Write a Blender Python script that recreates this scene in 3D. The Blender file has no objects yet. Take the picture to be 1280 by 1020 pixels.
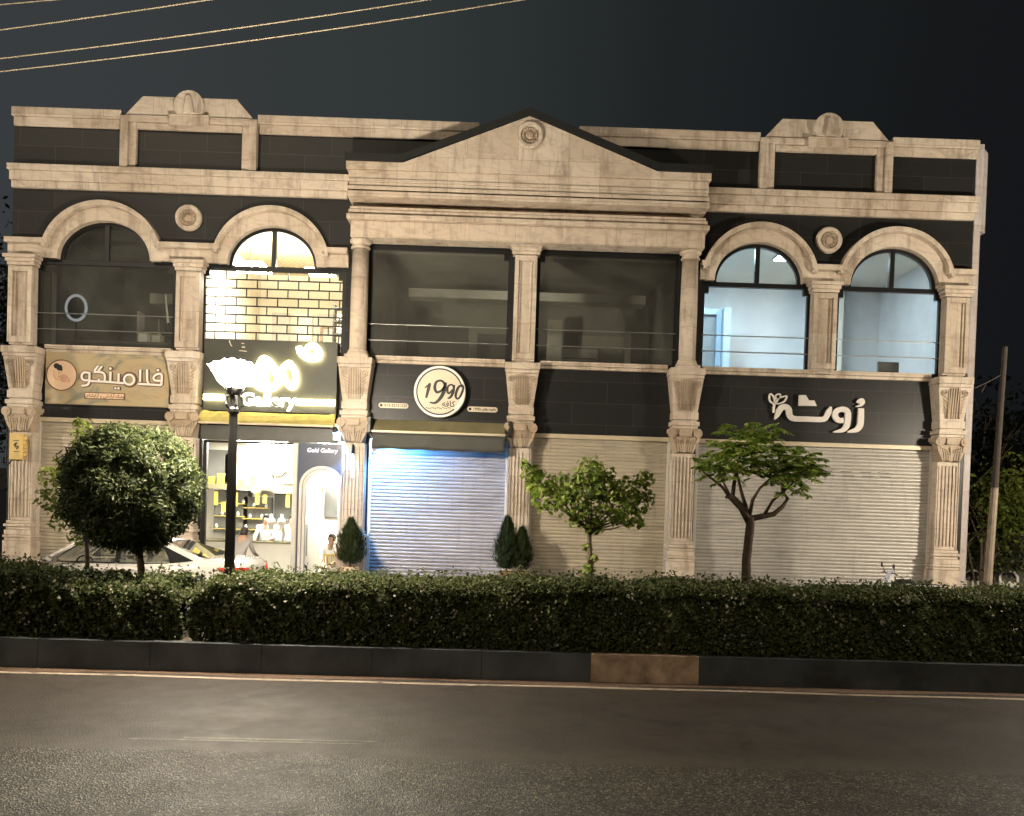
import bpy, bmesh, math, random
import numpy as np
from math import sin, cos, pi, radians, sqrt
from mathutils import Matrix, Vector
random.seed(7); rng = np.random.default_rng(7)
S = bpy.context.scene; C = S.collection
G = -0.45            # road level;  PAVE = pavement in front of the shops
PAVE = -0.30

# ------------------------------------------------------------------ camera
cam = bpy.data.cameras.new('camera'); camo = bpy.data.objects.new('camera', cam); C.objects.link(camo)
cam.lens = 1083/1280*36; cam.sensor_width = 36; cam.shift_y = 135/1280
cam.clip_start = 0.1; cam.clip_end = 2000
yaw, pit, rol = radians(-0.3659), radians(-1.1219), radians(-1.8541)
Rm = Matrix.Rotation(yaw, 3, 'Z') @ Matrix.Rotation(pit, 3, 'X') @ Matrix(((cos(rol),0,sin(rol)),(0,1,0),(-sin(rol),0,cos(rol))))
right, fwd, up = Rm.col[0], Rm.col[1], Rm.col[2]
M4 = Matrix(((right.x,up.x,-fwd.x,0),(right.y,up.y,-fwd.y,-19),(right.z,up.z,-fwd.z,2),(0,0,0,1)))
camo.matrix_world = M4; S.camera = camo

# ------------------------------------------------------------------ world: night sky with a dim town glow on the left
W = bpy.data.worlds.new('World'); S.world = W; W.use_nodes = True
wn = W.node_tree.nodes; wl = W.node_tree.links; wn.clear()
wo = wn.new('ShaderNodeOutputWorld'); bg = wn.new('ShaderNodeBackground'); wl.new(bg.outputs[0], wo.inputs[0])
tc = wn.new('ShaderNodeTexCoord'); sx = wn.new('ShaderNodeSeparateXYZ'); wl.new(tc.outputs['Generated'], sx.inputs[0])
mr = wn.new('ShaderNodeMapRange'); mr.inputs['From Min'].default_value = -.6; mr.inputs['From Max'].default_value = .6
wl.new(sx.outputs[0], mr.inputs['Value'])
cr = wn.new('ShaderNodeValToRGB'); wl.new(mr.outputs[0], cr.inputs[0])
e = cr.color_ramp.elements
e[0].position = 0; e[0].color = (.043,.047,.051,1); e[1].position = 1; e[1].color = (.0065,.0072,.0088,1)
for p_, c_ in ((.2,(.039,.044,.046,1)),(.42,(.030,.036,.037,1)),(.62,(.0145,.0175,.0185,1)),(.82,(.0080,.0092,.0104,1))):
    q = e.new(p_); q.color = c_
wl.new(cr.outputs[0], bg.inputs[0]); bg.inputs[1].default_value = 1.0

# ------------------------------------------------------------------ the one sun lamp: soft warm town light over the road
sl = bpy.data.lights.new('town_light', 'SUN'); sl.energy = 0.6; sl.angle = radians(14); sl.color = (1,.84,.60)
so = bpy.data.objects.new('town_light', sl); C.objects.link(so)
d_ = Vector((.30, .88, -.40)).normalized()
so.rotation_euler = d_.to_track_quat('-Z', 'Y').to_euler()

S.view_settings.view_transform = 'Standard'; S.view_settings.look = 'None'
S.view_settings.exposure = 0; S.view_settings.gamma = 1
S.cycles.max_bounces = 6; S.cycles.diffuse_bounces = 3; S.cycles.glossy_bounces = 3; S.cycles.transparent_max_bounces = 12
S.cycles.sample_clamp_indirect = 6; S.cycles.caustics_reflective = False; S.cycles.caustics_refractive = False
S.cycles.use_denoising = True

# ------------------------------------------------------------------ materials
MATS = {}
class NT:
    def __init__(s, name):
        s.m = bpy.data.materials.new(name); s.m.use_nodes = True
        s.t = s.m.node_tree; s.n = s.t.nodes; s.n.clear()
        s.out = s.n.new('ShaderNodeOutputMaterial')
    def node(s, t, **k):
        a = s.n.new(t)
        for q, v in k.items():
            if q in a.inputs: a.inputs[q].default_value = v
            else: setattr(a, q, v)
        return a
    def link(s, a, b): s.t.links.new(a, b)
    def coord(s, scale=(1,1,1)):
        g = s.node('ShaderNodeNewGeometry'); mp = s.node('ShaderNodeMapping'); mp.inputs['Scale'].default_value = scale
        s.link(g.outputs['Position'], mp.inputs[0]); return mp.outputs[0]
    def noise(s, vec, scale, detail=5, rough=.55, dist=0):
        n = s.node('ShaderNodeTexNoise'); n.inputs['Scale'].default_value = scale; n.inputs['Detail'].default_value = detail
        n.inputs['Roughness'].default_value = rough; n.inputs['Distortion'].default_value = dist
        s.link(vec, n.inputs['Vector']); return n.outputs['Fac']
    def ramp(s, fac, stops):
        r = s.node('ShaderNodeValToRGB'); s.link(fac, r.inputs[0]); el = r.color_ramp.elements
        el[0].position, el[0].color = stops[0][0], (*stops[0][1], 1); el[1].position, el[1].color = stops[-1][0], (*stops[-1][1], 1)
        for p, c in stops[1:-1]:
            q = el.new(p); q.color = (*c, 1)
        return r.outputs[0]
    def mix(s, fac, a, b, mode='MIX'):
        x = s.node('ShaderNodeMix', data_type='RGBA', blend_type=mode)
        if isinstance(fac, (int, float)): x.inputs[0].default_value = fac
        else: s.link(fac, x.inputs[0])
        for i, v in ((6, a), (7, b)):
            if isinstance(v, tuple): x.inputs[i].default_value = (*v, 1)
            else: s.link(v, x.inputs[i])
        return x.outputs[2]
    def bump(s, h, strength=.3, dist=.01):
        b = s.node('ShaderNodeBump'); b.inputs['Strength'].default_value = strength; b.inputs['Distance'].default_value = dist
        s.link(h, b.inputs['Height']); return b.outputs[0]
    def bsdf(s, col, rough=.5, metal=0, normal=None, spec=.5, coat=0):
        b = s.node('ShaderNodeBsdfPrincipled')
        if isinstance(col, tuple): b.inputs['Base Color'].default_value = (*col, 1)
        else: s.link(col, b.inputs['Base Color'])
        if isinstance(rough, (int, float)): b.inputs['Roughness'].default_value = rough
        else: s.link(rough, b.inputs['Roughness'])
        b.inputs['Metallic'].default_value = metal; b.inputs['Specular IOR Level'].default_value = spec
        b.inputs['Coat Weight'].default_value = coat
        if normal is not None: s.link(normal, b.inputs['Normal'])
        s.link(b.outputs[0], s.out.inputs[0]); return b

def plain(name, col, rough=.5, metal=0, var=.12, scale=6, bump=.1, spec=.5, coat=0):
    t = NT(name); v = t.coord(); f = t.noise(v, scale, 6)
    lo = tuple(c*(1-var) for c in col); hi = tuple(min(1, c*(1+var)) for c in col)
    c = t.ramp(f, [(.3, lo), (.7, hi)])
    f2 = t.noise(v, scale*9, 3)
    t.bsdf(c, rough, metal, t.bump(f2, bump, .004), spec, coat); MATS[name] = t.m; return t.m
def glow(name, col, strength):
    t = NT(name); em = t.node('ShaderNodeEmission'); em.inputs[0].default_value = (*col, 1); em.inputs[1].default_value = strength
    t.link(em.outputs[0], t.out.inputs[0]); MATS[name] = t.m; return t.m

def stone_mat(name, base, dark, dirt, vein=1.0):
    t = NT(name); v = t.coord((1, 1, 2.2))
    n1 = t.noise(v, 1.6, 8, .62, 1.2)
    c = t.ramp(n1, [(.26, dark), (.44, base), (.60, tuple(min(1, x*1.08) for x in base)), (.75, tuple(x*.86 for x in base))])
    w = t.node('ShaderNodeTexWave', wave_type='BANDS', bands_direction='DIAGONAL'); w.inputs['Scale'].default_value = .75
    w.inputs['Distortion'].default_value = 14; w.inputs['Detail'].default_value = 4; w.inputs['Detail Scale'].default_value = 1.4
    t.link(v, w.inputs[0])
    vn = t.ramp(w.outputs['Fac'], [(0, (.42,.42,.42)), (.08, (.18,.18,.18)), (.22, (0,0,0))])
    c = t.mix(vn, c, tuple(x*.72 for x in base)) if vein else c
    # slab joints
    br = t.node('ShaderNodeTexBrick'); br.inputs['Scale'].default_value = 1.0; br.offset = .37
    br.inputs['Mortar Size'].default_value = .0035; br.inputs['Brick Width'].default_value = 1.07; br.inputs['Row Height'].default_value = .83
    br.inputs['Color1'].default_value = (1,1,1,1); br.inputs['Color2'].default_value = (.78,.74,.70,1); br.inputs['Mortar'].default_value = (.5,.45,.4,1)
    g = t.node('ShaderNodeNewGeometry'); sp = t.node('ShaderNodeSeparateXYZ'); cb = t.node('ShaderNodeCombineXYZ')
    t.link(g.outputs['Position'], sp.inputs[0]); t.link(sp.outputs[0], cb.inputs[0]); t.link(sp.outputs[2], cb.inputs[1]); t.link(cb.outputs[0], br.inputs[0])
    c = t.mix(1.0, c, br.outputs['Color'], 'MULTIPLY')
    d = t.ramp(t.noise(t.coord((3, 3, .5)), 1.3, 7, .7), [(.49, (0,0,0)), (.70, (.7,.7,.7))])
    c = t.mix(d, c, dirt)
    b = t.bump(t.noise(t.coord(), 14, 8, .7), .35, .012)
    t.bsdf(c, .6, 0, b, .35); MATS[name] = t.m
stone_mat('travertine', (.60,.515,.425), (.41,.325,.25), (.17,.115,.075))
stone_mat('cool_lit_limestone', (.50,.455,.45), (.38,.34,.33), (.24,.20,.18), 0)  # cool lavender light is put into this stone colour
stone_mat('carved_stone', (.47,.375,.28), (.30,.23,.165), (.16,.11,.07), 0)

t = NT('black_granite')
br = t.node('ShaderNodeTexBrick'); br.offset = .43; br.inputs['Scale'].default_value = 1.0
br.inputs['Brick Width'].default_value = 1.35; br.inputs['Row Height'].default_value = .47; br.inputs['Mortar Size'].default_value = .004
br.inputs['Color1'].default_value = (.0155,.0150,.0145,1); br.inputs['Color2'].default_value = (.022,.0215,.021,1); br.inputs['Mortar'].default_value = (.055,.052,.047,1)
g = t.node('ShaderNodeNewGeometry'); sp = t.node('ShaderNodeSeparateXYZ'); cb = t.node('ShaderNodeCombineXYZ'); ad = t.node('ShaderNodeMath', operation='ADD'); ad.inputs[1].default_value = 40.03
t.link(g.outputs['Position'], sp.inputs[0]); t.link(sp.outputs[0], cb.inputs[0]); t.link(sp.outputs[2], ad.inputs[0]); t.link(ad.outputs[0], cb.inputs[1]); t.link(cb.outputs[0], br.inputs[0])
du = t.ramp(t.noise(t.coord((1,1,1.5)), 2.3, 8, .7), [(.55, (0,0,0)), (.85, (.5,.5,.5))])
c = t.mix(du, br.outputs['Color'], (.036,.034,.030))
fl = t.ramp(t.noise(t.coord(), 30, 2, .5), [(.74, (0,0,0)), (.80, (.7,.7,.7))]); c = t.mix(fl, c, (.07,.066,.058))
t.bsdf(c, .38, 0, t.bump(br.outputs['Fac'], -.3, .004), .22); MATS['black_granite'] = t.m

# roller shutter: painted slats with greyed, dusty lower part and stains
def shutter_mat(name, col, dirtz):
    t = NT(name); v = t.coord((1,1,1))
    sp = t.node('ShaderNodeSeparateXYZ'); g = t.node('ShaderNodeNewGeometry'); t.link(g.outputs['Position'], sp.inputs[0])
    a = t.noise(t.coord((.8,1,3)), 1.5, 7, .65, .6)
    c = t.ramp(a, [(.3, tuple(x*.80 for x in col)), (.5, col), (.7, tuple(min(1,x*1.1) for x in col))])
    mr = t.node('ShaderNodeMapRange'); mr.inputs['From Min'].default_value = dirtz+.55; mr.inputs['From Max'].default_value = dirtz; t.link(sp.outputs[2], mr.inputs[0])
    n2 = t.ramp(t.noise(t.coord((1,1,.7)), 2.2, 9, .72), [(.38, (0,0,0)), (.6, (1,1,1))])
    mm = t.node('ShaderNodeMath', operation='MULTIPLY'); t.link(mr.outputs[0], mm.inputs[0]); t.link(n2, mm.inputs[1])
    c = t.mix(mm.outputs[0], c, (.23,.20,.185))
    sc = t.ramp(t.noise(t.coord((2.4,1,.35)), 3, 6, .7), [(.54, (0,0,0)), (.74, (.5,.5,.5))])
    c = t.mix(sc, c, tuple(x*.55 for x in col))
    r = t.ramp(a, [(.3, (.36,.36,.36)), (.7, (.5,.5,.5))])
    t.bsdf(c, r, .12, t.bump(t.noise(t.coord((1,1,.6)), 2.6, 5), .5, .035), .45); MATS[name] = t.m
shutter_mat('shutter_paint', (.36,.335,.325), .25)
shutter_mat('shutter_cream', (.42,.365,.28), .1)
shutter_mat('shutter_grey', (.41,.385,.35), .0)

# asphalt
t = NT('asphalt'); v = t.coord()
sp = t.node('ShaderNodeSeparateXYZ'); g = t.node('ShaderNodeNewGeometry'); t.link(g.outputs['Position'], sp.inputs[0])
wob = t.noise(t.coord((.4,.4,1)), 1.1, 6, .6)
ad = t.node('ShaderNodeMath', operation='MULTIPLY_ADD'); ad.inputs[1].default_value = .5; t.link(wob, ad.inputs[0]); t.link(sp.outputs[1], ad.inputs[2])
old = t.node('ShaderNodeMapRange'); old.inputs['From Min'].default_value = -10.62; old.inputs['From Max'].default_value = -10.72; t.link(ad.outputs[0], old.inputs[0])
f1 = t.noise(v, 1.1, 8, .65); 
c1 = t.ramp(f1, [(.3, (.028,.0215,.017)), (.7, (.043,.034,.026))])
vo = t.node('ShaderNodeTexVoronoi'); vo.inputs['Scale'].default_value = 64; t.link(v, vo.inputs[0])
f3 = t.noise(v, 55, 3, .7)
c2 = t.ramp(vo.outputs['Color'], [(.15, (.008,.007,.006)), (.5, (.026,.022,.017)), (.70, (.075,.064,.047)), (.9, (.24,.205,.145))])
c1 = t.mix(.35, c1, t.ramp(f3, [(.3, (.010,.008,.007)), (.7, (.055,.045,.036))]))
c = t.mix(old.outputs[0], c1, c2)
ve = t.node('ShaderNodeTexVoronoi', feature='DISTANCE_TO_EDGE'); ve.inputs['Scale'].default_value = .42
mp_ = t.node('ShaderNodeVectorMath', operation='ADD'); nz = t.node('ShaderNodeTexNoise'); nz.inputs['Scale'].default_value = 1.7; nz.inputs['Detail'].default_value = 8; t.link(v, nz.inputs['Vector']); t.link(v, mp_.inputs[0]); t.link(nz.outputs['Color'], mp_.inputs[1]); t.link(mp_.outputs[0], ve.inputs['Vector'])
ck = t.ramp(ve.outputs['Distance'], [(0, (.8,.8,.8)), (.006, (.5,.5,.5)), (.012, (0,0,0))]); c = t.mix(ck, c, (.010,.008,.007))
st_ = t.ramp(t.noise(v, .9, 6, .6), [(.56, (0,0,0)), (.68, (.55,.55,.55))]); c = t.mix(st_, c, (.016,.013,.011))
trk = t.ramp(t.noise(t.coord((.15,2.2,1)), 1.0, 5, .6), [(.45, (0,0,0)), (.75, (.45,.45,.45))]); c = t.mix(trk, c, (.045,.036,.028))
bd = t.node('ShaderNodeMapRange'); bd.inputs['From Min'].default_value = -10.70; bd.inputs['From Max'].default_value = -10.15; bd.inputs['To Min'].default_value = 1; bd.inputs['To Max'].default_value = 0; t.link(ad.outputs[0], bd.inputs[0])
b2 = t.node('ShaderNodeMath', operation='SUBTRACT'); t.link(bd.outputs[0], b2.inputs[0]); t.link(old.outputs[0], b2.inputs[1]); b2.use_clamp = True
b3 = t.node('ShaderNodeMath', operation='MULTIPLY'); b3.inputs[1].default_value = .55; t.link(b2.outputs[0], b3.inputs[0]); c = t.mix(b3.outputs[0], c, (.075,.064,.047))
h = t.node('ShaderNodeMix', data_type='FLOAT'); t.link(old.outputs[0], h.inputs[0]); t.link(f3, h.inputs[2]); t.link(vo.outputs['Distance'], h.inputs[3])
rg = t.ramp(t.noise(v, 3, 6), [(.3, (.52,.52,.52)), (.7, (.70,.70,.70))])
t.bsdf(c, rg, 0, t.bump(h.outputs[0], .8, .010), .32); MATS['asphalt'] = t.m

t = NT('worn_paint'); v = t.coord()
a = t.noise(v, 5, 9, .75); c = t.ramp(a, [(.36, (.075,.06,.05)), (.46, (.30,.24,.18)), (.8, (.42,.34,.26))])
t.bsdf(c, .55, 0, t.bump(t.noise(v, 60, 2), .5, .006), .4); MATS['worn_paint'] = t.m
t = NT('faded_paint'); v = t.coord((1,2,1))
a = t.noise(v, 8, 9, .8); c = t.ramp(a, [(.46, (.035,.028,.021)), (.66, (.20,.17,.10))])
t.bsdf(c, .5, 0, t.bump(t.noise(v, 60, 2), .6, .008), .4); MATS['faded_paint'] = t.m

plain('pavement', (.30,.27,.24), .7, 0, .2, 2, .3)
plain('soil', (.06,.045,.03), .9, 0, .3, 5, .6)
plain('kerb_dark', (.044,.049,.053), .6, 0, .65, 1.6, .8)
plain('kerb_tan', (.37,.255,.17), .65, 0, .5, 4, .6)
plain('black_frame', (.012,.012,.013), .35, .2, .1)
plain('dark_metal', (.030,.029,.028), .42, .6, .2)
plain('rail_steel', (.42,.42,.40), .35, .8, .1)
plain('white_metal', (.58,.55,.50), .4, .2, .06)
plain('dark_roof', (.011,.012,.013), .5, .3, .2)
plain('navy_panel', (.045,.055,.095), .35, 0, .1)
plain('charcoal_panel', (.075,.072,.065), .45, 0, .1)
plain('awning_dark', (.055,.054,.046), .7, 0, .15, 3, .4)
plain('awning_olive', (.16,.14,.07), .75, 0, .18, 3, .5)
plain('awning_yellow', (.46,.39,.12), .75, 0, .18, 4, .5)
plain('cream_bar', (.52,.44,.31), .45, .1, .08)
plain('sign_black', (.045,.045,.035), .5, 0, .1)
plain('sign_cream', (.66,.57,.43), .5, 0, .05)
plain('sign_white', (.80,.76,.70), .45, 0, .04)
plain('letter_white', (.72,.67,.62), .45, 0, .05)
plain('ink_black', (.012,.011,.010), .5, 0, .05)
plain('ink_brown', (.16,.075,.04), .5, 0, .1)
plain('ink_rose', (.60,.33,.22), .5, 0, .1)
plain('badge_peach', (.72,.50,.33), .5, 0, .05)
t = NT('salon_print'); v = t.coord((1.1,1,2.0)); a = t.noise(v, 1.25, 4, .5, 1.6)
c = t.ramp(a, [(.34, (.20,.19,.14)), (.44, (.33,.28,.18)), (.50, (.42,.31,.17)), (.60, (.40,.32,.20)), (.72, (.31,.28,.20))])
t.bsdf(c, .42, 0, None, .5); MATS['salon_print'] = t.m
plain('meter_yellow', (.62,.43,.14), .5, 0, .12, 8, .2)
plain('cable_black', (.015,.015,.015), .6, 0, .1)
plain('wire', (.50,.42,.30), .5, .3, .2)
plain('car_paint', (.50,.47,.44), .22, .1, .03, 3, .02, .5, .8)
plain('car_black', (.010,.010,.010), .25, 0, .1)
plain('rubber', (.02,.02,.02), .8, 0, .1)
plain('alloy', (.45,.45,.45), .3, .9, .1)
plain('tail_red', (.45,.02,.015), .15, 0, .1, 20, .02, .6, .5)
plain('lamp_lens', (.75,.75,.72), .1, 0, .05)
plain('plate_blue', (.75,.75,.72), .4, 0, .05)
plain('skin', (.42,.25,.17), .55, 0, .08)
plain('hair', (.018,.014,.012), .6, 0, .2)
plain('shirt_pale', (.27,.25,.24), .8, 0, .08)
plain('shirt_grey', (.16,.15,.15), .8, 0, .08)
plain('shirt_white', (.75,.73,.70), .8, 0, .05)
plain('trousers', (.05,.055,.075), .85, 0, .1)
plain('shoe', (.02,.018,.016), .6, 0, .1)
plain('room_white', (.78,.74,.66), .8, 0, .04, 2)
plain('room_cream', (.76,.69,.54), .8, 0, .08, 2)
plain('room_grey', (.36,.35,.31), .85, 0, .12, 1.5)
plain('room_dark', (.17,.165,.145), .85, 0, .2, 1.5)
plain('room_blue', (.66,.69,.72), .8, 0, .08, 1.5)
plain('plaster_panel', (.50,.47,.41), .8, 0, .06)
plain('tile_floor', (.40,.38,.34), .4, 0, .1)
plain('door_blue', (.42,.52,.62), .5, 0, .08)
plain('door_wood', (.24,.25,.25), .5, 0, .15)
plain('furniture_dark', (.045,.042,.038), .5, 0, .2)
plain('furniture_wood', (.22,.13,.06), .5, 0, .2)
plain('gold_box', (.70,.52,.10), .35, .3, .15)
plain('niche_grey', (.09,.09,.085), .7, 0, .1)
plain('ac_white', (.70,.70,.66), .4, 0, .04)
plain('pot_clay', (.55,.40,.28), .7, 0, .15, 9, .3)
plain('bark', (.085,.058,.038), .85, 0, .35, 14, .9)
plain('bark_pale', (.16,.125,.08), .85, 0, .3, 14, .9)
plain('pole_wood', (.030,.021,.015), .85, 0, .3, 9, .6)
plain('pole_white', (.19,.15,.11), .7, 0, .25, 7, .5)
plain('plastic_white', (.74,.71,.66), .4, 0, .04)
plain('moto_black', (.015,.015,.016), .35, 0, .2)
plain('moto_white', (.72,.70,.68), .3, 0, .05)
plain('wall_grime', (.10,.095,.085), .85, 0, .3, 2, .4)
t = NT('wood_slats'); v = t.coord((1,1,1)); rt = t.node('ShaderNodeMapping'); rt.inputs['Rotation'].default_value = (0,0,radians(38)); t.link(v, rt.inputs[0])
w = t.node('ShaderNodeTexWave', wave_type='BANDS', bands_direction='X'); w.inputs['Scale'].default_value = 2.6; w.inputs['Distortion'].default_value = .3; t.link(rt.outputs[0], w.inputs[0])
c = t.ramp(w.outputs['Fac'], [(.06, (.10,.06,.02)), (.22, (.60,.46,.26)), (.9, (.74,.60,.38))]); t.bsdf(c, .5, 0, t.bump(w.outputs['Fac'], .4, .02)); MATS['wood_slats'] = t.m

def glass(name, tint, refl=1.0, haze=0.0):
    t = NT(name)
    tr = t.node('ShaderNodeBsdfTransparent'); tr.inputs[0].default_value = (*tint, 1)
    gl = t.node('ShaderNodeBsdfGlossy'); gl.inputs['Roughness'].default_value = .02; gl.inputs[0].default_value = (.9,.9,.9,1)
    fr = t.node('ShaderNodeFresnel'); fr.inputs[0].default_value = 1.5
    mu = t.node('ShaderNodeMath', operation='MULTIPLY'); mu.inputs[1].default_value = refl; t.link(fr.outputs[0], mu.inputs[0])
    mx = t.node('ShaderNodeMixShader'); t.link(mu.outputs[0], mx.inputs[0]); t.link(tr.outputs[0], mx.inputs[1]); t.link(gl.outputs[0], mx.inputs[2])
    o = mx.outputs[0]
    if haze:      # pale diffuse veil, colouring in reflected haze on the pane
        df = t.node('ShaderNodeBsdfDiffuse'); df.inputs[0].default_value = (.5,.48,.42,1)
        n = t.ramp(t.noise(t.coord(), 1.3, 6, .6), [(.3, (haze*.5,)*3), (.7, (haze*1.4,)*3)])
        m2 = t.node('ShaderNodeMixShader'); t.link(n, m2.inputs[0]); t.link(o, m2.inputs[1]); t.link(df.outputs[0], m2.inputs[2]); o = m2.outputs[0]
    t.link(o, t.out.inputs[0]); MATS[name] = t.m
glass('window_glass', (.86,.87,.85), 1.1, .055)
glass('shop_glass', (.96,.97,.97), 1.0)
glass('car_glass', (.86,.88,.86), 1.0, .03)

def leaf_mat(name, cols, rough=.45, trans=.45):
    t = NT(name); g = t.node('ShaderNodeNewGeometry')
    c = t.ramp(g.outputs['Random Per Island'], [(i/(len(cols)-1), q) for i, q in enumerate(cols)])
    b = t.node('ShaderNodeBsdfPrincipled'); t.link(c, b.inputs['Base Color']); b.inputs['Roughness'].default_value = rough+.1; b.inputs['Specular IOR Level'].default_value = .25
    tl = t.node('ShaderNodeBsdfTranslucent'); t.link(c, tl.inputs[0])
    mx = t.node('ShaderNodeMixShader'); mx.inputs[0].default_value = trans; t.link(b.outputs[0], mx.inputs[1]); t.link(tl.outputs[0], mx.inputs[2])
    t.link(mx.outputs[0], t.out.inputs[0]); MATS[name] = t.m
leaf_mat('hedge_leaf', [(.026,.036,.012), (.056,.076,.024), (.10,.122,.042), (.19,.19,.095)])
leaf_mat('round_leaf', [(.018,.027,.010), (.038,.054,.018), (.066,.084,.030), (.105,.115,.045)])
leaf_mat('lime_leaf', [(.085,.12,.018), (.14,.18,.03), (.20,.23,.05)])
leaf_mat('maple_leaf', [(.10,.16,.024), (.18,.27,.04), (.28,.36,.065), (.38,.44,.10)])
leaf_mat('pinnate_leaf', [(.10,.18,.026), (.20,.30,.05), (.31,.39,.08), (.42,.46,.13)])
leaf_mat('conifer_leaf', [(.016,.026,.010), (.034,.050,.017), (.07,.085,.032)])
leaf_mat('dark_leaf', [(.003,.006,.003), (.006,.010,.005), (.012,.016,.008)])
leaf_mat('blossom', [(.10,.10,.07), (.20,.19,.13), (.34,.32,.25)], .6, .1)  # pale colour stands for lit, reflecting hedge leaves

glow('lamp_glass', (1,.875,.69), 980)
glow('sign_light', (1,.87,.42), 32)
glow('sign_text_light', (1,.92,.62), 9)
glow('sign_letter_white', (1,.93,.95), 2.2)
glow('shop_panel', (1,.95,.84), 120)
glow('warm_panel', (1,.94,.80), 230)
glow('cool_panel', (.50,.78,1), 260)
glow('cool_dim', (.80,.91,1), 75)
glow('dim_fill', (1,.95,.8), 45)
glow('blue_led', (.22,.52,1), 60)
glow('white_tube', (.75,.85,1), 6)
glow('mirror_ring', (.85,.9,.95), .45)

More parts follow.
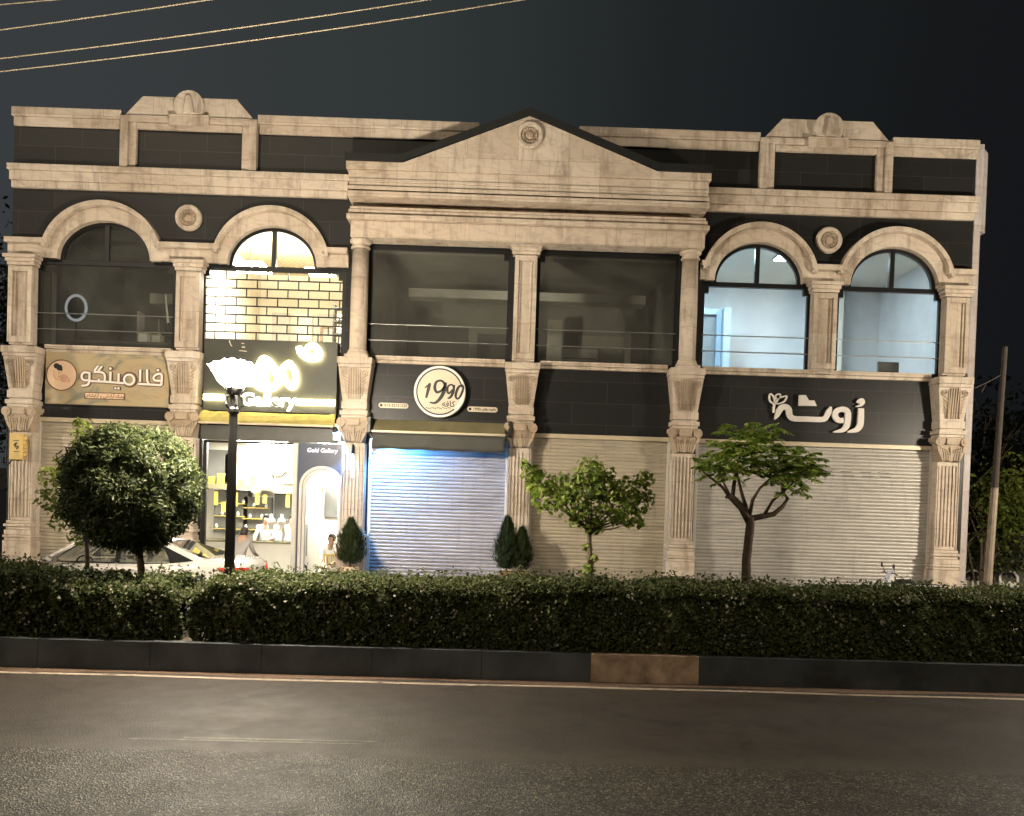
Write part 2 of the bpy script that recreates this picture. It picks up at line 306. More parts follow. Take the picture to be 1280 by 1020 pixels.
# ------------------------------------------------------------------ mesh helpers
class MB:
    def __init__(s): s.v = []; s.f = []
    def add(s, vs, fs):
        o = len(s.v); s.v += [tuple(map(float, q)) for q in vs]; s.f += [tuple(i+o for i in f) for f in fs]; return s
    def box(s, x0, x1, y0, y1, z0, z1):
        return s.add([(x0,y0,z0),(x1,y0,z0),(x1,y1,z0),(x0,y1,z0),(x0,y0,z1),(x1,y0,z1),(x1,y1,z1),(x0,y1,z1)],
              [(0,3,2,1),(4,5,6,7),(0,1,5,4),(1,2,6,5),(2,3,7,6),(3,0,4,7)])
    def frust(s, xc, w0, w1, yb, d0, d1, z0, z1):   # tapered block against the wall: width w0,depth d0 at z0
        return s.add([(xc-w0/2,yb-d0,z0),(xc+w0/2,yb-d0,z0),(xc+w0/2,yb,z0),(xc-w0/2,yb,z0),
                      (xc-w1/2,yb-d1,z1),(xc+w1/2,yb-d1,z1),(xc+w1/2,yb,z1),(xc-w1/2,yb,z1)],
              [(0,3,2,1),(4,5,6,7),(0,1,5,4),(1,2,6,5),(2,3,7,6),(3,0,4,7)])
    def prism(s, poly, y0, y1):                      # polygon in x,z pushed along y (y0 front)
        n = len(poly); a = sum(poly[i][0]*poly[(i+1)%n][1]-poly[(i+1)%n][0]*poly[i][1] for i in range(n))
        if a < 0: poly = poly[::-1]
        vs = [(x,y0,z) for x,z in poly]+[(x,y1,z) for x,z in poly]
        fs = [tuple(range(n)), tuple(range(2*n-1, n-1, -1))]
        fs += [((i+1)%n, i, i+n, (i+1)%n+n) for i in range(n)]
        return s.add(vs, fs)
    def arc(s, cx, cz, a0, b0, a1, b1, yf, yb, t0=0, t1=pi, n=40):   # elliptical band
        vs = []; fs = []
        for i in range(n+1):
            t = t0+(t1-t0)*i/n; c_, s_ = cos(t), sin(t)
            for a, b, y in ((a0,b0,yf),(a1,b1,yf),(a1,b1,yb),(a0,b0,yb)): vs.append((cx+a*c_, y, cz+b*s_))
        for i in range(n):
            p = 4*i; q = p+4
            for k in range(4): fs.append((p+k, p+(k+1)%4, q+(k+1)%4, q+k))
        fs += [(3,2,1,0), (4*n,4*n+1,4*n+2,4*n+3)]
        return s.add(vs, fs)
    def lathe(s, prof, cx, cy, cz, axis='Z', n=24):  # prof: (radius, along)
        vs = []; fs = []
        for r, h in prof:
            for k in range(n):
                a = 2*pi*k/n
                if axis == 'Z': vs.append((cx+r*cos(a), cy+r*sin(a), cz+h))
                elif axis == 'Y': vs.append((cx+r*cos(a), cy+h, cz+r*sin(a)))
                else: vs.append((cx+h, cy+r*cos(a), cz+r*sin(a)))
        m = len(prof)
        for i in range(m-1):
            for k in range(n): fs.append((i*n+k, i*n+(k+1)%n, (i+1)*n+(k+1)%n, (i+1)*n+k))
        fs.append(tuple(range(n-1,-1,-1))); fs.append(tuple((m-1)*n+k for k in range(n)))
        return s.add(vs, fs)
    def tube(s, pts, r, n=8):
        pts = [Vector(p) for p in pts]; rs = r if isinstance(r, (list, tuple)) else [r]*len(pts); vs = []; fs = []
        up_ = Vector((0,0,1))
        for i, p in enumerate(pts):
            d = (pts[min(i+1,len(pts)-1)]-pts[max(i-1,0)]).normalized()
            a = d.cross(up_ if abs(d.z) < .95 else Vector((1,0,0))).normalized(); b = d.cross(a)
            for k in range(n):
                t = 2*pi*k/n; vs.append(p+rs[i]*(cos(t)*a+sin(t)*b))
        for i in range(len(pts)-1):
            for k in range(n): fs.append((i*n+k, (i+1)*n+k, (i+1)*n+(k+1)%n, i*n+(k+1)%n))
        fs.append(tuple(range(n))); fs.append(tuple((len(pts)-1)*n+k for k in range(n-1,-1,-1)))
        return s.add(vs, fs)
    def stroke(s, pts, w, y, d=.03, closed=False, sub=6, smooth=True):   # ribbon letter stroke in the x,z plane, front at y, depth d
        P = [np.array(p[:2], float) for p in pts]; Wd = [(p[2] if len(p) > 2 else w) for p in pts]; n = len(P); L = []; R = []
        if smooth and n > 2:
            rngs = n if closed else n-1
            for i in range(rngs):
                g = (lambda k: k % n) if closed else (lambda k: min(max(k,0),n-1))
                p0,p1,p2,p3 = P[g(i-1)],P[g(i)],P[g(i+1)],P[g(i+2)]; w1,w2 = Wd[g(i)],Wd[g(i+1)]
                for k in range(sub):
                    t = k/sub; L.append(.5*(2*p1+(p2-p0)*t+(2*p0-5*p1+4*p2-p3)*t*t+(3*p1-p0-3*p2+p3)*t**3)); R.append(w1+(w2-w1)*t)
            if not closed: L.append(P[-1]); R.append(Wd[-1])
        else: L, R = P, Wd
        m = len(L); vs = []; fs = []
        for i in range(m):
            a = L[(i-1)%m] if closed else L[max(i-1,0)]; b = L[(i+1)%m] if closed else L[min(i+1,m-1)]
            t = b-a; t = t/(np.linalg.norm(t)+1e-9); nn = np.array((-t[1],t[0]))*R[i]/2
            for q in (L[i]+nn, L[i]-nn): vs += [(q[0],y,q[1]),(q[0],y+d,q[1])]
        for i in range(m if closed else m-1):
            p = 4*i; q = 4*((i+1)%m)
            fs += [(p,p+2,q+2,q),(p+1,q+1,q+3,p+3),(p,q,q+1,p+1),(p+2,p+3,q+3,q+2)]
        if not closed: fs += [(0,1,3,2),(4*m-4,4*m-2,4*m-1,4*m-3)]
        return s.add(vs, fs)
    def disc(s, cx, cz, r, y, d, n=48): return s.prism([(cx+r*cos(2*pi*k/n), cz+r*sin(2*pi*k/n)) for k in range(n)], y, y+d)
def obj(name, mb, mat, parent=None, bevel=0, smooth=False):
    me = bpy.data.meshes.new(name); me.from_pydata(mb.v, [], mb.f); me.update()
    bm = bmesh.new(); bm.from_mesh(me); bmesh.ops.recalc_face_normals(bm, faces=bm.faces); bm.to_mesh(me); bm.free()
    o = bpy.data.objects.new(name, me); C.objects.link(o)
    if mat: me.materials.append(MATS[mat])
    if smooth: 
        for p in me.polygons: p.use_smooth = True
    if parent: o.parent = parent; o.matrix_parent_inverse = pmat(parent).inverted()
    if bevel:
        b = o.modifiers.new('bevel', 'BEVEL'); b.width = bevel; b.segments = 2; b.limit_method = 'ANGLE'; b.angle_limit = radians(35)
    return o
def pmat(o):
    m = o.matrix_basis.copy()
    while o.parent:
        m = o.parent.matrix_basis @ o.matrix_parent_inverse @ m if False else pmat(o.parent) @ o.matrix_parent_inverse @ m; return m
    return m
def tag(o, label, cat, group=None):
    o['label'] = label; o['category'] = cat
    if group: o['group'] = group
    return o
def thing(name, label, cat, loc=(0,0,0), group=None):
    o = bpy.data.objects.new(name, None); C.objects.link(o); o.location = loc; o.empty_display_size = .3
    return tag(o, label, cat, group)
def kind(o, k): o['kind'] = k; return o
def box(x0, x1, y0, y1, z0, z1): return MB().box(x0, x1, y0, y1, z0, z1)
def copy_tree(o, parent=None):
    c = o.copy(); C.objects.link(c)
    if parent: c.parent = parent; c.matrix_parent_inverse = o.matrix_parent_inverse
    for ch in list(o.children): copy_tree(ch, c)
    return c
def text(name, body, x, z, y, size, mat, parent=None, shear=0, bold=0, xs=1, align='CENTER', depth=.006):
    c = bpy.data.curves.new(name, 'FONT'); c.body = body; c.size = size; c.align_x = align; c.align_y = 'CENTER'; c.extrude = depth; c.shear = shear; c.offset = bold
    o = bpy.data.objects.new('tmp', c); C.objects.link(o); bpy.context.view_layer.update()
    me = bpy.data.meshes.new_from_object(o.evaluated_get(bpy.context.evaluated_depsgraph_get())); C.objects.unlink(o); bpy.data.objects.remove(o)
    me.transform(Matrix.Translation((x,y,z)) @ Matrix.Rotation(pi/2, 4, 'X') @ Matrix.Diagonal((xs,1,1,1)))
    me.name = name; me.materials.clear(); me.materials.append(MATS[mat])
    q = bpy.data.objects.new(name, me); C.objects.link(q)
    if parent: q.parent = parent; q.matrix_parent_inverse = pmat(parent).inverted()
    return q

# ------------------------------------------------------------------ ground
def sheet(name, x0, x1, y0, y1, z, mat, n=1):
    return kind(obj(name, MB().add([(x0,y0,z),(x1,y0,z),(x1,y1,z),(x0,y1,z)], [(0,1,2,3)]), mat), 'structure')
sheet('road', -400, 400, -200, 600, G, 'asphalt')
kind(obj('pavement', box(-14, 30, -1.5, 0, G-.05, PAVE), 'pavement', None, .015), 'structure')
KS = .022
def ky(x): return -7.32+KS*x
# white edge line, slightly wavering, beside the kerb, and the worn lane line further out
m = MB(); xs = np.linspace(-30, 30, 121)
for i in range(120):
    f = lambda x: ky(x)-.36+.02*sin(x*.8)+.012*sin(x*2.3)
    a, b = xs[i], xs[i+1]
    m.add([(a,f(a)-.05,G+.004),(b,f(b)-.05,G+.004),(b,f(b)+.05,G+.004),(a,f(a)+.05,G+.004)], [(0,1,2,3)])
kind(obj('edge_line', m, 'worn_paint'), 'structure')
m = MB()
for x0, x1, dy in ((-3.6,-1.35,0),(-3.1,-1.2,.09)):
    m.add([(x0,-10.62+dy,G+.004),(x1,-10.56+dy,G+.004),(x1,-10.52+dy,G+.004),(x0,-10.58+dy,G+.004)], [(0,1,2,3)])
kind(obj('lane_line', m, 'faded_paint'), 'structure')
m = MB(); xs = np.linspace(-30, 30, 61)
for i in range(60):     # gutter grit against the kerb
    a, b = xs[i], xs[i+1]
    wa, wb = .22+.07*sin(a*1.7), .22+.07*sin(b*1.7)
    m.add([(a,ky(a)-wa,G+.003),(b,ky(b)-wb,G+.003),(b,ky(b)+.02,G+.006),(a,ky(a)+.02,G+.006)], [(0,1,2,3)])
t = NT('grit'); v = t.coord(); t.bsdf(t.ramp(t.noise(v, 14, 8, .75), [(.3, (.05,.028,.015)), (.6, (.12,.07,.04)), (.75, (.26,.19,.12))]), .9, 0, t.bump(t.noise(v, 40, 4), .6, .01)); MATS['grit'] = t.m
kind(obj('gutter_dirt', m, 'grit'), 'structure')
m = MB().add([(-30,ky(-30)+.16,-.12),(30,ky(30)+.16,-.12),(30,-5.6,-.12),(-30,-5.6,-.12)], [(0,1,2,3)])
kind(obj('planting_soil', m, 'soil'), 'structure')
kind(obj('median_back_kerb', box(-30, 30, -5.6, -5.45, G, -.08), 'kerb_dark', None, .015), 'structure')
# kerb blocks
def kerb(x0, x1, mat, label, group=None):
    ms = MB(); h = -.065+random.uniform(-.004,.004); g_ = .0008
    ms.add([(x0+g_,ky(x0),G),(x1-g_,ky(x1),G),(x1-g_,ky(x1)+.16,G),(x0+g_,ky(x0)+.16,G),(x0+g_,ky(x0)+.02,h),(x1-g_,ky(x1)+.02,h),(x1-g_,ky(x1)+.16,h),(x0+g_,ky(x0)+.16,h)],
           [(0,3,2,1),(4,5,6,7),(0,1,5,4),(1,2,6,5),(2,3,7,6),(3,0,4,7)])
    return tag(obj('kerb_block', ms, mat, None, .005), label, 'kerb block', group)
KX = 1.48
for k in range(-11, 12):
    x0 = 1.21+k*KX
    if k == 0: kerb(x0, x0+KX, 'kerb_tan', 'tan weathered kerb block, the only pale one in the dark kerb row')
    else: kerb(x0, x0+KX, 'kerb_dark', 'dark slate grey kerb block in the row below the hedge', 'dark kerb blocks along the road')

# ------------------------------------------------------------------ the commercial building
B = thing('commercial_building', 'two storey night lit commercial building with cream stone pilasters, arches, black cladding and central pediment', 'building', (0,0,PAVE))
BV = .010
P7 = [-10.48, -7.0, -3.34, .24, 3.78, 9.53]
# --- black clad wall with openings
w = MB()
YB = .30
w.box(-10.93, 9.99, 0, YB, 8.38, 10.02)                       # parapet zone
def archwall(x0, x1, cx, a, b, zs=6.88, zt=8.38, n=36):
    xs = [x0]+[cx-a*cos(pi*i/n) for i in range(n+1)]+[x1]
    zs_ = [zs]+[zs+b*sin(pi*i/n) for i in range(n+1)]+[zs]
    for i in range(len(xs)-1):
        if abs(xs[i+1]-xs[i]) < 1e-6: continue
        xa, xb, za, zb = xs[i], xs[i+1], zs_[i], zs_[i+1]
        w.add([(xa,0,za),(xb,0,zb),(xb,0,zt),(xa,0,zt),(xa,YB,za),(xb,YB,zb),(xb,YB,zt),(xa,YB,zt)], [(0,1,2,3),(5,4,7,6),(0,4,5,1)])
ARCH = [(-8.90,1.00,.83,-10.46,-7.36), (-5.26,.96,.84,-6.82,-3.66), (5.32,.96,.85,4.10,6.53), (8.28,.96,.85,7.06,9.44)]
archwall(-10.93, -7.09, ARCH[0][0], 1.03, .86); archwall(-7.09, -3.4, ARCH[1][0], .99, .87)
archwall(3.9, 6.78, ARCH[2][0], .99, .88); archwall(6.78, 9.99, ARCH[3][0], .99, .88)
w.box(-3.4, 3.9, 0, YB, 7.47, 8.38)
for x0, x1 in ((-10.93,-10.46),(-7.36,-6.82),(-3.66,-3.4),(3.9,4.10),(6.53,7.06),(9.44,9.99)): w.box(x0, x1, 0, YB, 5.0, 6.88)
for x0, x1 in ((-3.4,-3.18),(-.06,.5),(3.6,3.9)): w.box(x0, x1, 0, YB, 5.0, 7.47)
w.box(-10.93, -6.8, 0, YB, 3.46, 5.0); w.box(-6.8, -3.5, 0, YB, 3.40, 5.0); w.box(-3.5, 9.99, 0, YB, 3.46, 5.0)
for x0, x1 in ((-10.93,-10.32),(-7.28,-6.70),(-3.58,-3.06),(.02,.46),(3.56,4.10),(9.36,9.99)): w.box(x0, x1, 0, YB, PAVE, 3.46)
obj('wall', w, 'black_granite', B)
# shell behind the facade
sh = MB(); sh.box(-10.93,-10.75,.3,9,PAVE,8.38); sh.box(9.85,9.99,.3,9,PAVE,8.38); sh.box(-10.93,9.99,9,9.2,PAVE,8.38); sh.box(-10.93,9.99,.3,9,8.2,8.38)
obj('side_wall', sh, 'wall_grime', B)
# --- right corner return, stone tinted lavender for the cool light on it
q = MB(); q.box(9.995, 10.14, -.02, .5, PAVE, 8.17); q.box(9.995, 10.16, -.03, .5, 8.17, 10.06)
cs = obj('corner_quoin', q, 'cool_lit_limestone', B, BV)
q = MB(); q.add([(10.145,.0,PAVE),(10.24,.16,PAVE),(10.24,.5,PAVE),(10.145,.5,PAVE),(10.145,.0,8.165),(10.24,.16,8.165),(10.24,.5,8.165),(10.145,.5,8.165)], [(0,1,5,4),(1,2,6,5),(4,5,6,7),(0,3,2,1),(2,3,7,6),(3,0,4,7)])
q.add([(10.165,-.02,8.17),(10.31,.10,8.17),(10.31,.5,8.17),(10.165,.5,8.17),(10.165,-.02,9.96),(10.31,.10,9.92),(10.31,.5,9.92),(10.165,.5,9.96)], [(0,1,5,4),(1,2,6,5),(4,5,6,7),(0,3,2,1),(2,3,7,6),(3,0,4,7)])
obj('return_strip', q, 'cool_lit_limestone', cs, BV)
# --- cornices of the two wings
for x0, x1 in ((-10.97,-3.62),(4.10,10.02)):
    q = MB(); q.box(x0, x1, -.20, .0, 8.74, 8.87); q.box(x0+.03, x1-.03, -.15, 0, 8.54, 8.737); q.box(x0+.05, x1-.05, -.10, 0, 8.39, 8.537)
    obj('cornice', q, 'travertine', B, .012)
# --- parapet coping
for x0, x1 in ((-10.94,-8.58),(-5.64,-.85),(1.3,5.24),(8.12,10.01)):
    q = MB(); q.box(x0, x1, -.12, .32, 9.92, 10.11); q.box(x0+.03, x1-.02, -.07, -.001, 9.725, 9.917)
    obj('parapet_coping', q, 'travertine', B, .014)
# --- parapet panels
def rosette(cx, cz, r, y, parent, name='rosette'):
    q = MB(); q.lathe([(r,0),(r,-.07),(r*.92,-.10),(r*.68,-.095),(r*.62,-.04),(r*.60,-.04)], cx, y, cz, 'Y', 48)
    o = obj(name, q, 'travertine', parent, .004)
    q = MB()
    for k in range(16):
        a = 2*pi*k/16; q.lathe([(r*.085,-.05),(r*.085,-.068),(r*.05,-.08)], cx+r*.5*cos(a), y, cz+r*.5*sin(a), 'Y', 10)
    q.lathe([(r*.3,-.05),(r*.3,-.068),(r*.2,-.09),(r*.05,-.098)], cx, y, cz, 'Y', 24)
    q.arc(cx, cz, r*.36, r*.36, r*.40, r*.40, y-.07, y-.05, 0, 2*pi, 40)
    obj('carving', q, 'carved_stone', o)
    return o
for (x0, x1, cx) in ((-8.58,-5.64,-7.08), (5.24,8.12,6.67)):
    q = MB()
    for sgn, xe in ((1,x0),(-1,x1)):
        a, b = sorted((xe, xe+sgn*.17)); q.box(a, b, -.16, 0, 8.875, 9.99)
        a, b = sorted((xe+sgn*.173, xe+sgn*.33)); q.box(a, b, -.10, 0, 8.875, 9.99)
    q.box(x0+.335, x1-.335, -.10, 0, 9.735, 9.86); q.box(x0+.173, x1-.173, -.163, -.002, 9.865, 9.995)
    pf = obj('parapet_frame', q, 'travertine', B, .012)
    q = MB(); q.prism([(x0+.08,10.0),(x0+.46,10.42),(x1-.46,10.42),(x1-.08,10.0)], -.12, .2)
    obj('crest_slab', q, 'travertine', pf, .012)
    q = MB(); pts = [(cx+.32*cos(a), 10.20+.32*sin(a)) for a in np.linspace(radians(-35), radians(215), 40)]
    q.prism(pts, -.26, -.121); rd = obj('crest_disc', q, 'travertine', pf, .012)
    q = MB(); q.prism([(cx-.10,10.02),(cx+.14,10.02),(cx+.06,10.38),(cx-.04,10.38)], -.33, -.261)
    obj('keystone', q, 'travertine', rd, .01)
    obj('crest_block', box(cx-.43, cx+.43, -.24, -.165, 9.79, 10.01), 'travertine', pf, .012)
# --- arch mouldings and imposts of each wing
def mould(xl, xr, arches):
    q = MB()
    for cx, a, b, l, r in arches:
        q.arc(cx, 6.90, a, b, a+.22, b+.29, -.10, .06)
        q.arc(cx, 6.90, a+.222, b+.292, a+.31, b+.40, -.25, .0, .17, pi-.17)
    edges = [xl]
    for cx, a, b, l, r in arches: edges += [cx-a-.20, cx+a+.20]
    edges.append(xr)
    for i in range(0, len(edges), 2):
        x0, x1 = edges[i], edges[i+1]
        if x1-x0 < .05: continue
        q.box(x0, x1, -.097, 0, 6.91, 7.17)
        q.box(x0-.06 if i else x0, x1+.06 if i+2 < len(edges) else x1, -.247, 0, 7.173, 7.285)
    return obj('arch_moulding', q, 'travertine', B, .008)
mould(-10.97, -3.60, ARCH[:2]); mould(4.04, 9.99, ARCH[2:])
rosette(-7.10, 7.87, .285, 0, B); rosette(6.83, 7.86, .285, 0, B)
# --- upper pilasters
def upper_pilaster(cx, z1=6.68, capw=.70, zc=6.905, w_=.51):
    q = MB(); y = -.18; h = w_/2
    q.box(cx-h, cx+h, y, 0, 4.99, z1)
    for x0, x1, z0, zt in ((cx-h,cx-h+.09,5.03,z1-.02),(cx+h-.09,cx+h,5.03,z1-.02),(cx-h+.09,cx+h-.09,z1-.13,z1-.02),(cx-h+.09,cx+h-.09,5.03,5.16)):
        q.box(x0, x1, y-.085, y-.001, z0, zt)
    for x0, x1, z0, zt in ((cx-h+.10,cx-h+.135,5.17,z1-.14),(cx+h-.135,cx+h-.10,5.17,z1-.14)): q.box(x0, x1, y-.045, y-.001, z0, zt)
    o = obj('upper_pilaster', q, 'travertine', B, .006)
    q = MB(); q.box(cx-.29, cx+.29, -.26, 0, z1+.003, z1+.07); q.box(cx-.315, cx+.315, -.29, 0, z1+.073, z1+.15); q.box(cx-capw/2, cx+capw/2, -.33, 0, z1+.153, zc)
    obj('capital', q, 'travertine', o, .008)
    obj('base', box(cx-.17, cx+.17, -.24, 0, 4.925, 4.987), 'travertine', o, .006)
for cx in (-10.595, -7.0, 6.74, 9.61): upper_pilaster(cx)
upper_pilaster(.25, 7.27, .70, 7.452, .48)
# --- round columns
for cx in (-3.32, 3.79):
    q = MB(); q.lathe([(.182,5.12),(.185,6.2),(.172,7.26)], cx, -.22, 0, 'Z', 40)
    o = obj('column', q, 'travertine', B, 0, True)
    q = MB(); q.lathe([(.19,7.262),(.205,7.275),(.205,7.30),(.178,7.31),(.178,7.36),(.2,7.375),(.23,7.40),(.23,7.447)], cx, -.22, 0, 'Z', 40); obj('capital', q, 'travertine', o)
    q = MB(); q.lathe([(.235,4.99),(.235,5.03),(.21,5.05),(.215,5.08),(.19,5.10),(.19,5.118)], cx, -.22, 0, 'Z', 40); q.box(cx-.25, cx+.25, -.45, 0, 4.925, 4.987); obj('base', q, 'travertine', o)
# --- sill course between consoles
for a, b in ((-10.10,-7.38),(-2.95,-.14),(.62,3.40),(4.17,9.15)):
    q = MB(); q.box(a, b, -.15, 0, 4.93, 5.02); q.box(a, b, -.11, 0, 4.86, 4.927); obj('sill', q, 'travertine', B, .008)
# --- pilasters: pedestal, fluted shaft, capital, console
def volute(q, cx, cz, s, y, r=.075):
    pts = []
    for i in range(26):
        a = -pi/2+i*.36; rr = r*(1-i/30); pts.append((cx+s*rr*cos(a), cz+rr*sin(a)))
    q.stroke(pts, .020, y, .03, smooth=False)
def pilaster(cx):
    q = MB(); h = .245
    q.box(cx-h, cx+h, -.26, 0, 1.20, 3.10)
    for k in range(6):          # flutes read as raised fillets
        x = cx-.19+k*.076; q.box(x-.016, x+.016, -.292, -.261, 1.28, 3.02)
    for x in (cx-h+.012, cx+h-.012): q.box(x-.012, x+.012, -.292, -.261, 1.20, 3.10)
    sh_ = obj('pilaster', q, 'travertine', B, .005)
    q = MB()
    q.box(cx-.265, cx+.265, -.33, 0, 1.13, 1.197); q.box(cx-.30, cx+.30, -.38, 0, 1.065, 1.127); q.box(cx-.26, cx+.26, -.34, 0, 1.0, 1.062)
    q.box(cx-.285, cx+.285, -.37, 0, .89, .997); q.box(cx-.31, cx+.31, -.39, 0, .835, .887); q.box(cx-.285, cx+.285, -.36, 0, .77, .832)
    q.box(cx-.305, cx+.305, -.39, 0, PAVE, .767)
    obj('pedestal', q, 'travertine', sh_, .01)
    # capital: bell with leaves, volutes and a centre block
    q = MB(); q.frust(cx, .42, .50, 0, .27, .36, 3.103, 3.50); q.box(cx-.30, cx+.30, -.40, 0, 3.50, 3.54); q.box(cx-.33, cx+.33, -.40, 0, 3.543, 3.63)
    for s in (-1, 1):
        q.lathe([(.095,-.43),(.095,-.30)], cx+s*.27, 0, 3.53, 'Y', 18); q.lathe([(.05,-.45),(.045,-.43)], cx+s*.27, 0, 3.53, 'Y', 12)
        pts = [(cx+s*.30,3.50,.07),(cx+s*.27,3.36,.06),(cx+s*.21,3.22,.05),(cx+s*.17,3.11,.03)]; q.stroke(pts, .05, -.39, .12)
    q.box(cx-.13, cx+.13, -.44, -.39, 3.47, 3.61)
    cp = obj('capital', q, 'carved_stone', sh_, .006)
    q = MB()
    for s in (-1, 1):
        for k in range(4):
            x = cx+s*(.03+.05*k); q.stroke([(x,3.13,.028),(x+s*.012,3.25,.034),(x+s*.045,3.36+.02*k,.018)], .03, -.375, .06)
    q.stroke([(cx,3.12,.03),(cx,3.42,.05)], .04, -.385, .06, smooth=False)
    obj('acanthus', q, 'carved_stone', cp)
    # console above
    q = MB(); q.box(cx-.275, cx+.275, -.37, 0, 3.635, 3.69); q.box(cx-.30, cx+.30, -.41, 0, 3.693, 3.785); q.box(cx-.25, cx+.25, -.34, 0, 3.788, 3.82); q.box(cx-.275, cx+.275, -.38, 0, 3.823, 3.985)
    q.frust(cx, .52, .70, 0, .34, .42, 3.988, 4.70); q.box(cx-.355, cx+.355, -.45, 0, 4.703, 4.775); q.box(cx-.375, cx+.375, -.48, 0, 4.778, 4.92)
    cn = obj('console', q, 'travertine', sh_, .008)
    q = MB()
    yf = lambda z: -.345-.08*(z-3.988)/.712
    for k in range(4):
        x = cx-.078+k*.052
        q.add([(x-.014,yf(4.03)-.03,4.03),(x+.014,yf(4.03)-.03,4.03),(x+.014,yf(4.68)-.03,4.68),(x-.014,yf(4.68)-.03,4.68),(x-.014,yf(4.03)+.02,4.03),(x+.014,yf(4.03)+.02,4.03),(x+.014,yf(4.68)+.02,4.68),(x-.014,yf(4.68)+.02,4.68)],
              [(0,1,2,3),(0,3,7,4),(1,5,6,2),(3,2,6,7),(0,4,5,1)])
    for s in (-1, 1):
        volute(q, cx+s*.21, 4.58, s, -.445)
        for k in range(6):
            z = 4.08+k*.075; x0 = cx+s*(.125); x1 = cx+s*(.19+.012*k)
            q.stroke([(x0,z,.016),((x0+x1)/2,z+.035,.026),(x1,z+.09,.012)], .02, yf(z)-.028, .05)
        q.stroke([(cx+s*.122,4.03),(cx+s*.122,4.66)], .016, -.43, .07, smooth=False)
    obj('carving', q, 'carved_stone', cn)
for cx in P7: pilaster(cx)
# --- pediment with its entablature
q = MB()
for x0, x1, yf, z0, z1 in ((-3.50,4.03,-.50,7.455,7.797),(-3.57,4.09,-.64,7.80,7.90),(-3.545,4.06,-.55,7.903,8.02),(-3.52,4.03,-.52,8.023,8.09),(-3.42,3.93,-.22,8.093,8.245),
      (-3.56,4.06,-.70,8.248,8.36),(-3.55,4.05,-.60,8.363,8.40),(-3.565,4.065,-.64,8.403,8.487),(-3.54,4.04,-.59,8.49,8.585),(-3.55,4.05,-.60,8.588,8.655),(-3.56,4.05,-.57,8.658,8.84),(-3.61,4.09,-.63,8.843,9.00)):
    q.box(x0, x1, yf, .0, z0, z1)
pd = obj('pediment', q, 'travertine', B, .008)
q = MB(); q.prism([(-2.42,8.99),(2.96,8.99),(.22,10.055)], -.635, .0)
obj('gable', q, 'travertine', pd)
rosette(.235, 9.64, .285, -.62, pd, 'gable_rosette')
q = MB()
pl = [(-3.63,9.0),(-2.44,9.0),(.22,10.06),(2.98,9.0),(4.10,9.0)]; T = .155
for i in range(4):
    (xa,za),(xb,zb) = pl[i], pl[i+1]; o_ = .004
    q.add([(xa,-.68,za+o_),(xb,-.68,zb+o_),(xb,-.68,zb+T),(xa,-.68,za+T),(xa,.6,za+o_),(xb,.6,zb+o_),(xb,.6,zb+T),(xa,.6,za+T)], [(0,1,2,3),(4,7,6,5),(0,4,5,1),(3,2,6,7)])
q.add([(-3.63,-.68,9.004),(-3.63,.6,9.004),(-3.63,.6,9.19),(-3.63,-.68,9.19),(4.1,-.68,9.004),(4.1,.6,9.004),(4.1,.6,9.19),(4.1,-.68,9.19)], [(0,1,2,3),(4,7,6,5)])
obj('roof_edge', q, 'dark_roof', pd)
# --- windows
def rails(x0, x1, parent, zs=(5.73,5.38)):
    for z in zs: obj('rail', MB().tube([(x0,.03,z),(x1,.03,z)], .013, 8), 'rail_steel', parent)
def arched_window(A):
    cx, a, b, x0, x1 = A
    fr = .085; q = MB()
    q.box(x0, x0+fr, .06, .16, 5.0, 6.88); q.box(x1-fr, x1, .06, .16, 5.0, 6.88); q.box(x0+fr, x1-fr, .06, .16, 5.0, 5.05)
    q.box(x0+fr, x1-fr, .06, .16, 6.80, 6.90)
    for s, xe in ((1,x0),(-1,x1)): xx = sorted((xe+s*fr, xe+s*(fr+.09))); q.box(xx[0], xx[1], .061, .159, 6.66, 6.799)
    q.arc(cx, 6.90, a-.07, b-.07, a+.02, b+.02, .06, .16); q.box(cx-.05, cx+.05, .055, .165, 6.902, 6.90+b-.06)
    w_ = obj('window', q, 'black_frame', B)
    obj('pane', box(x0+fr, x1-fr, .105, .113, 5.05, 6.80), 'window_glass', w_)
    pts = [(cx+(a-.07)*cos(pi*i/32), 6.905+(b-.07)*sin(pi*i/32)) for i in range(33)]
    obj('fanlight', MB().prism(pts, .105, .113), 'window_glass', w_)
    return w_
WN = [arched_window(A) for A in ARCH]
for i in (0, 2, 3): rails(ARCH[i][3]+.05, ARCH[i][4]-.05, WN[i])
for x0, x1 in ((-3.18,-.06),(.5,3.6)):
    q = MB(); fr = .07
    q.box(x0, x0+fr, .06, .16, 5.0, 7.47); q.box(x1-fr, x1, .06, .16, 5.0, 7.47); q.box(x0+fr, x1-fr, .06, .16, 5.0, 5.04); q.box(x0+fr, x1-fr, .06, .16, 7.36, 7.47)
    xx = (x1-fr-.1, x1-fr) if x0 < 0 else (x0+fr, x0+fr+.1); q.box(xx[0], xx[1], .061, .159, 7.22, 7.359)
    w_ = obj('window', q, 'black_frame', B); obj('pane', box(x0+fr, x1-fr, .105, .113, 5.04, 7.36), 'window_glass', w_); rails(x0+.03, x1-.03, w_)
# brick patterned bars on the gold shop's upper window
q = MB(); x0, x1 = -6.735, -3.745; zb, zt = 5.06, 6.80; rh = .1915
z = zt; r_ = 0
while z > zb:
    q.box(x0, x1, .088, .104, z-.015, z+.015)
    x = x0+(.44 if r_ % 2 == 0 else .22)
    while x < x1: q.box(x-.013, x+.013, .089, .103, max(zb, z-rh)+.0155, z-.0155); x += .452
    z -= rh; r_ += 1
obj('brick_bars', q, 'black_frame', WN[1])
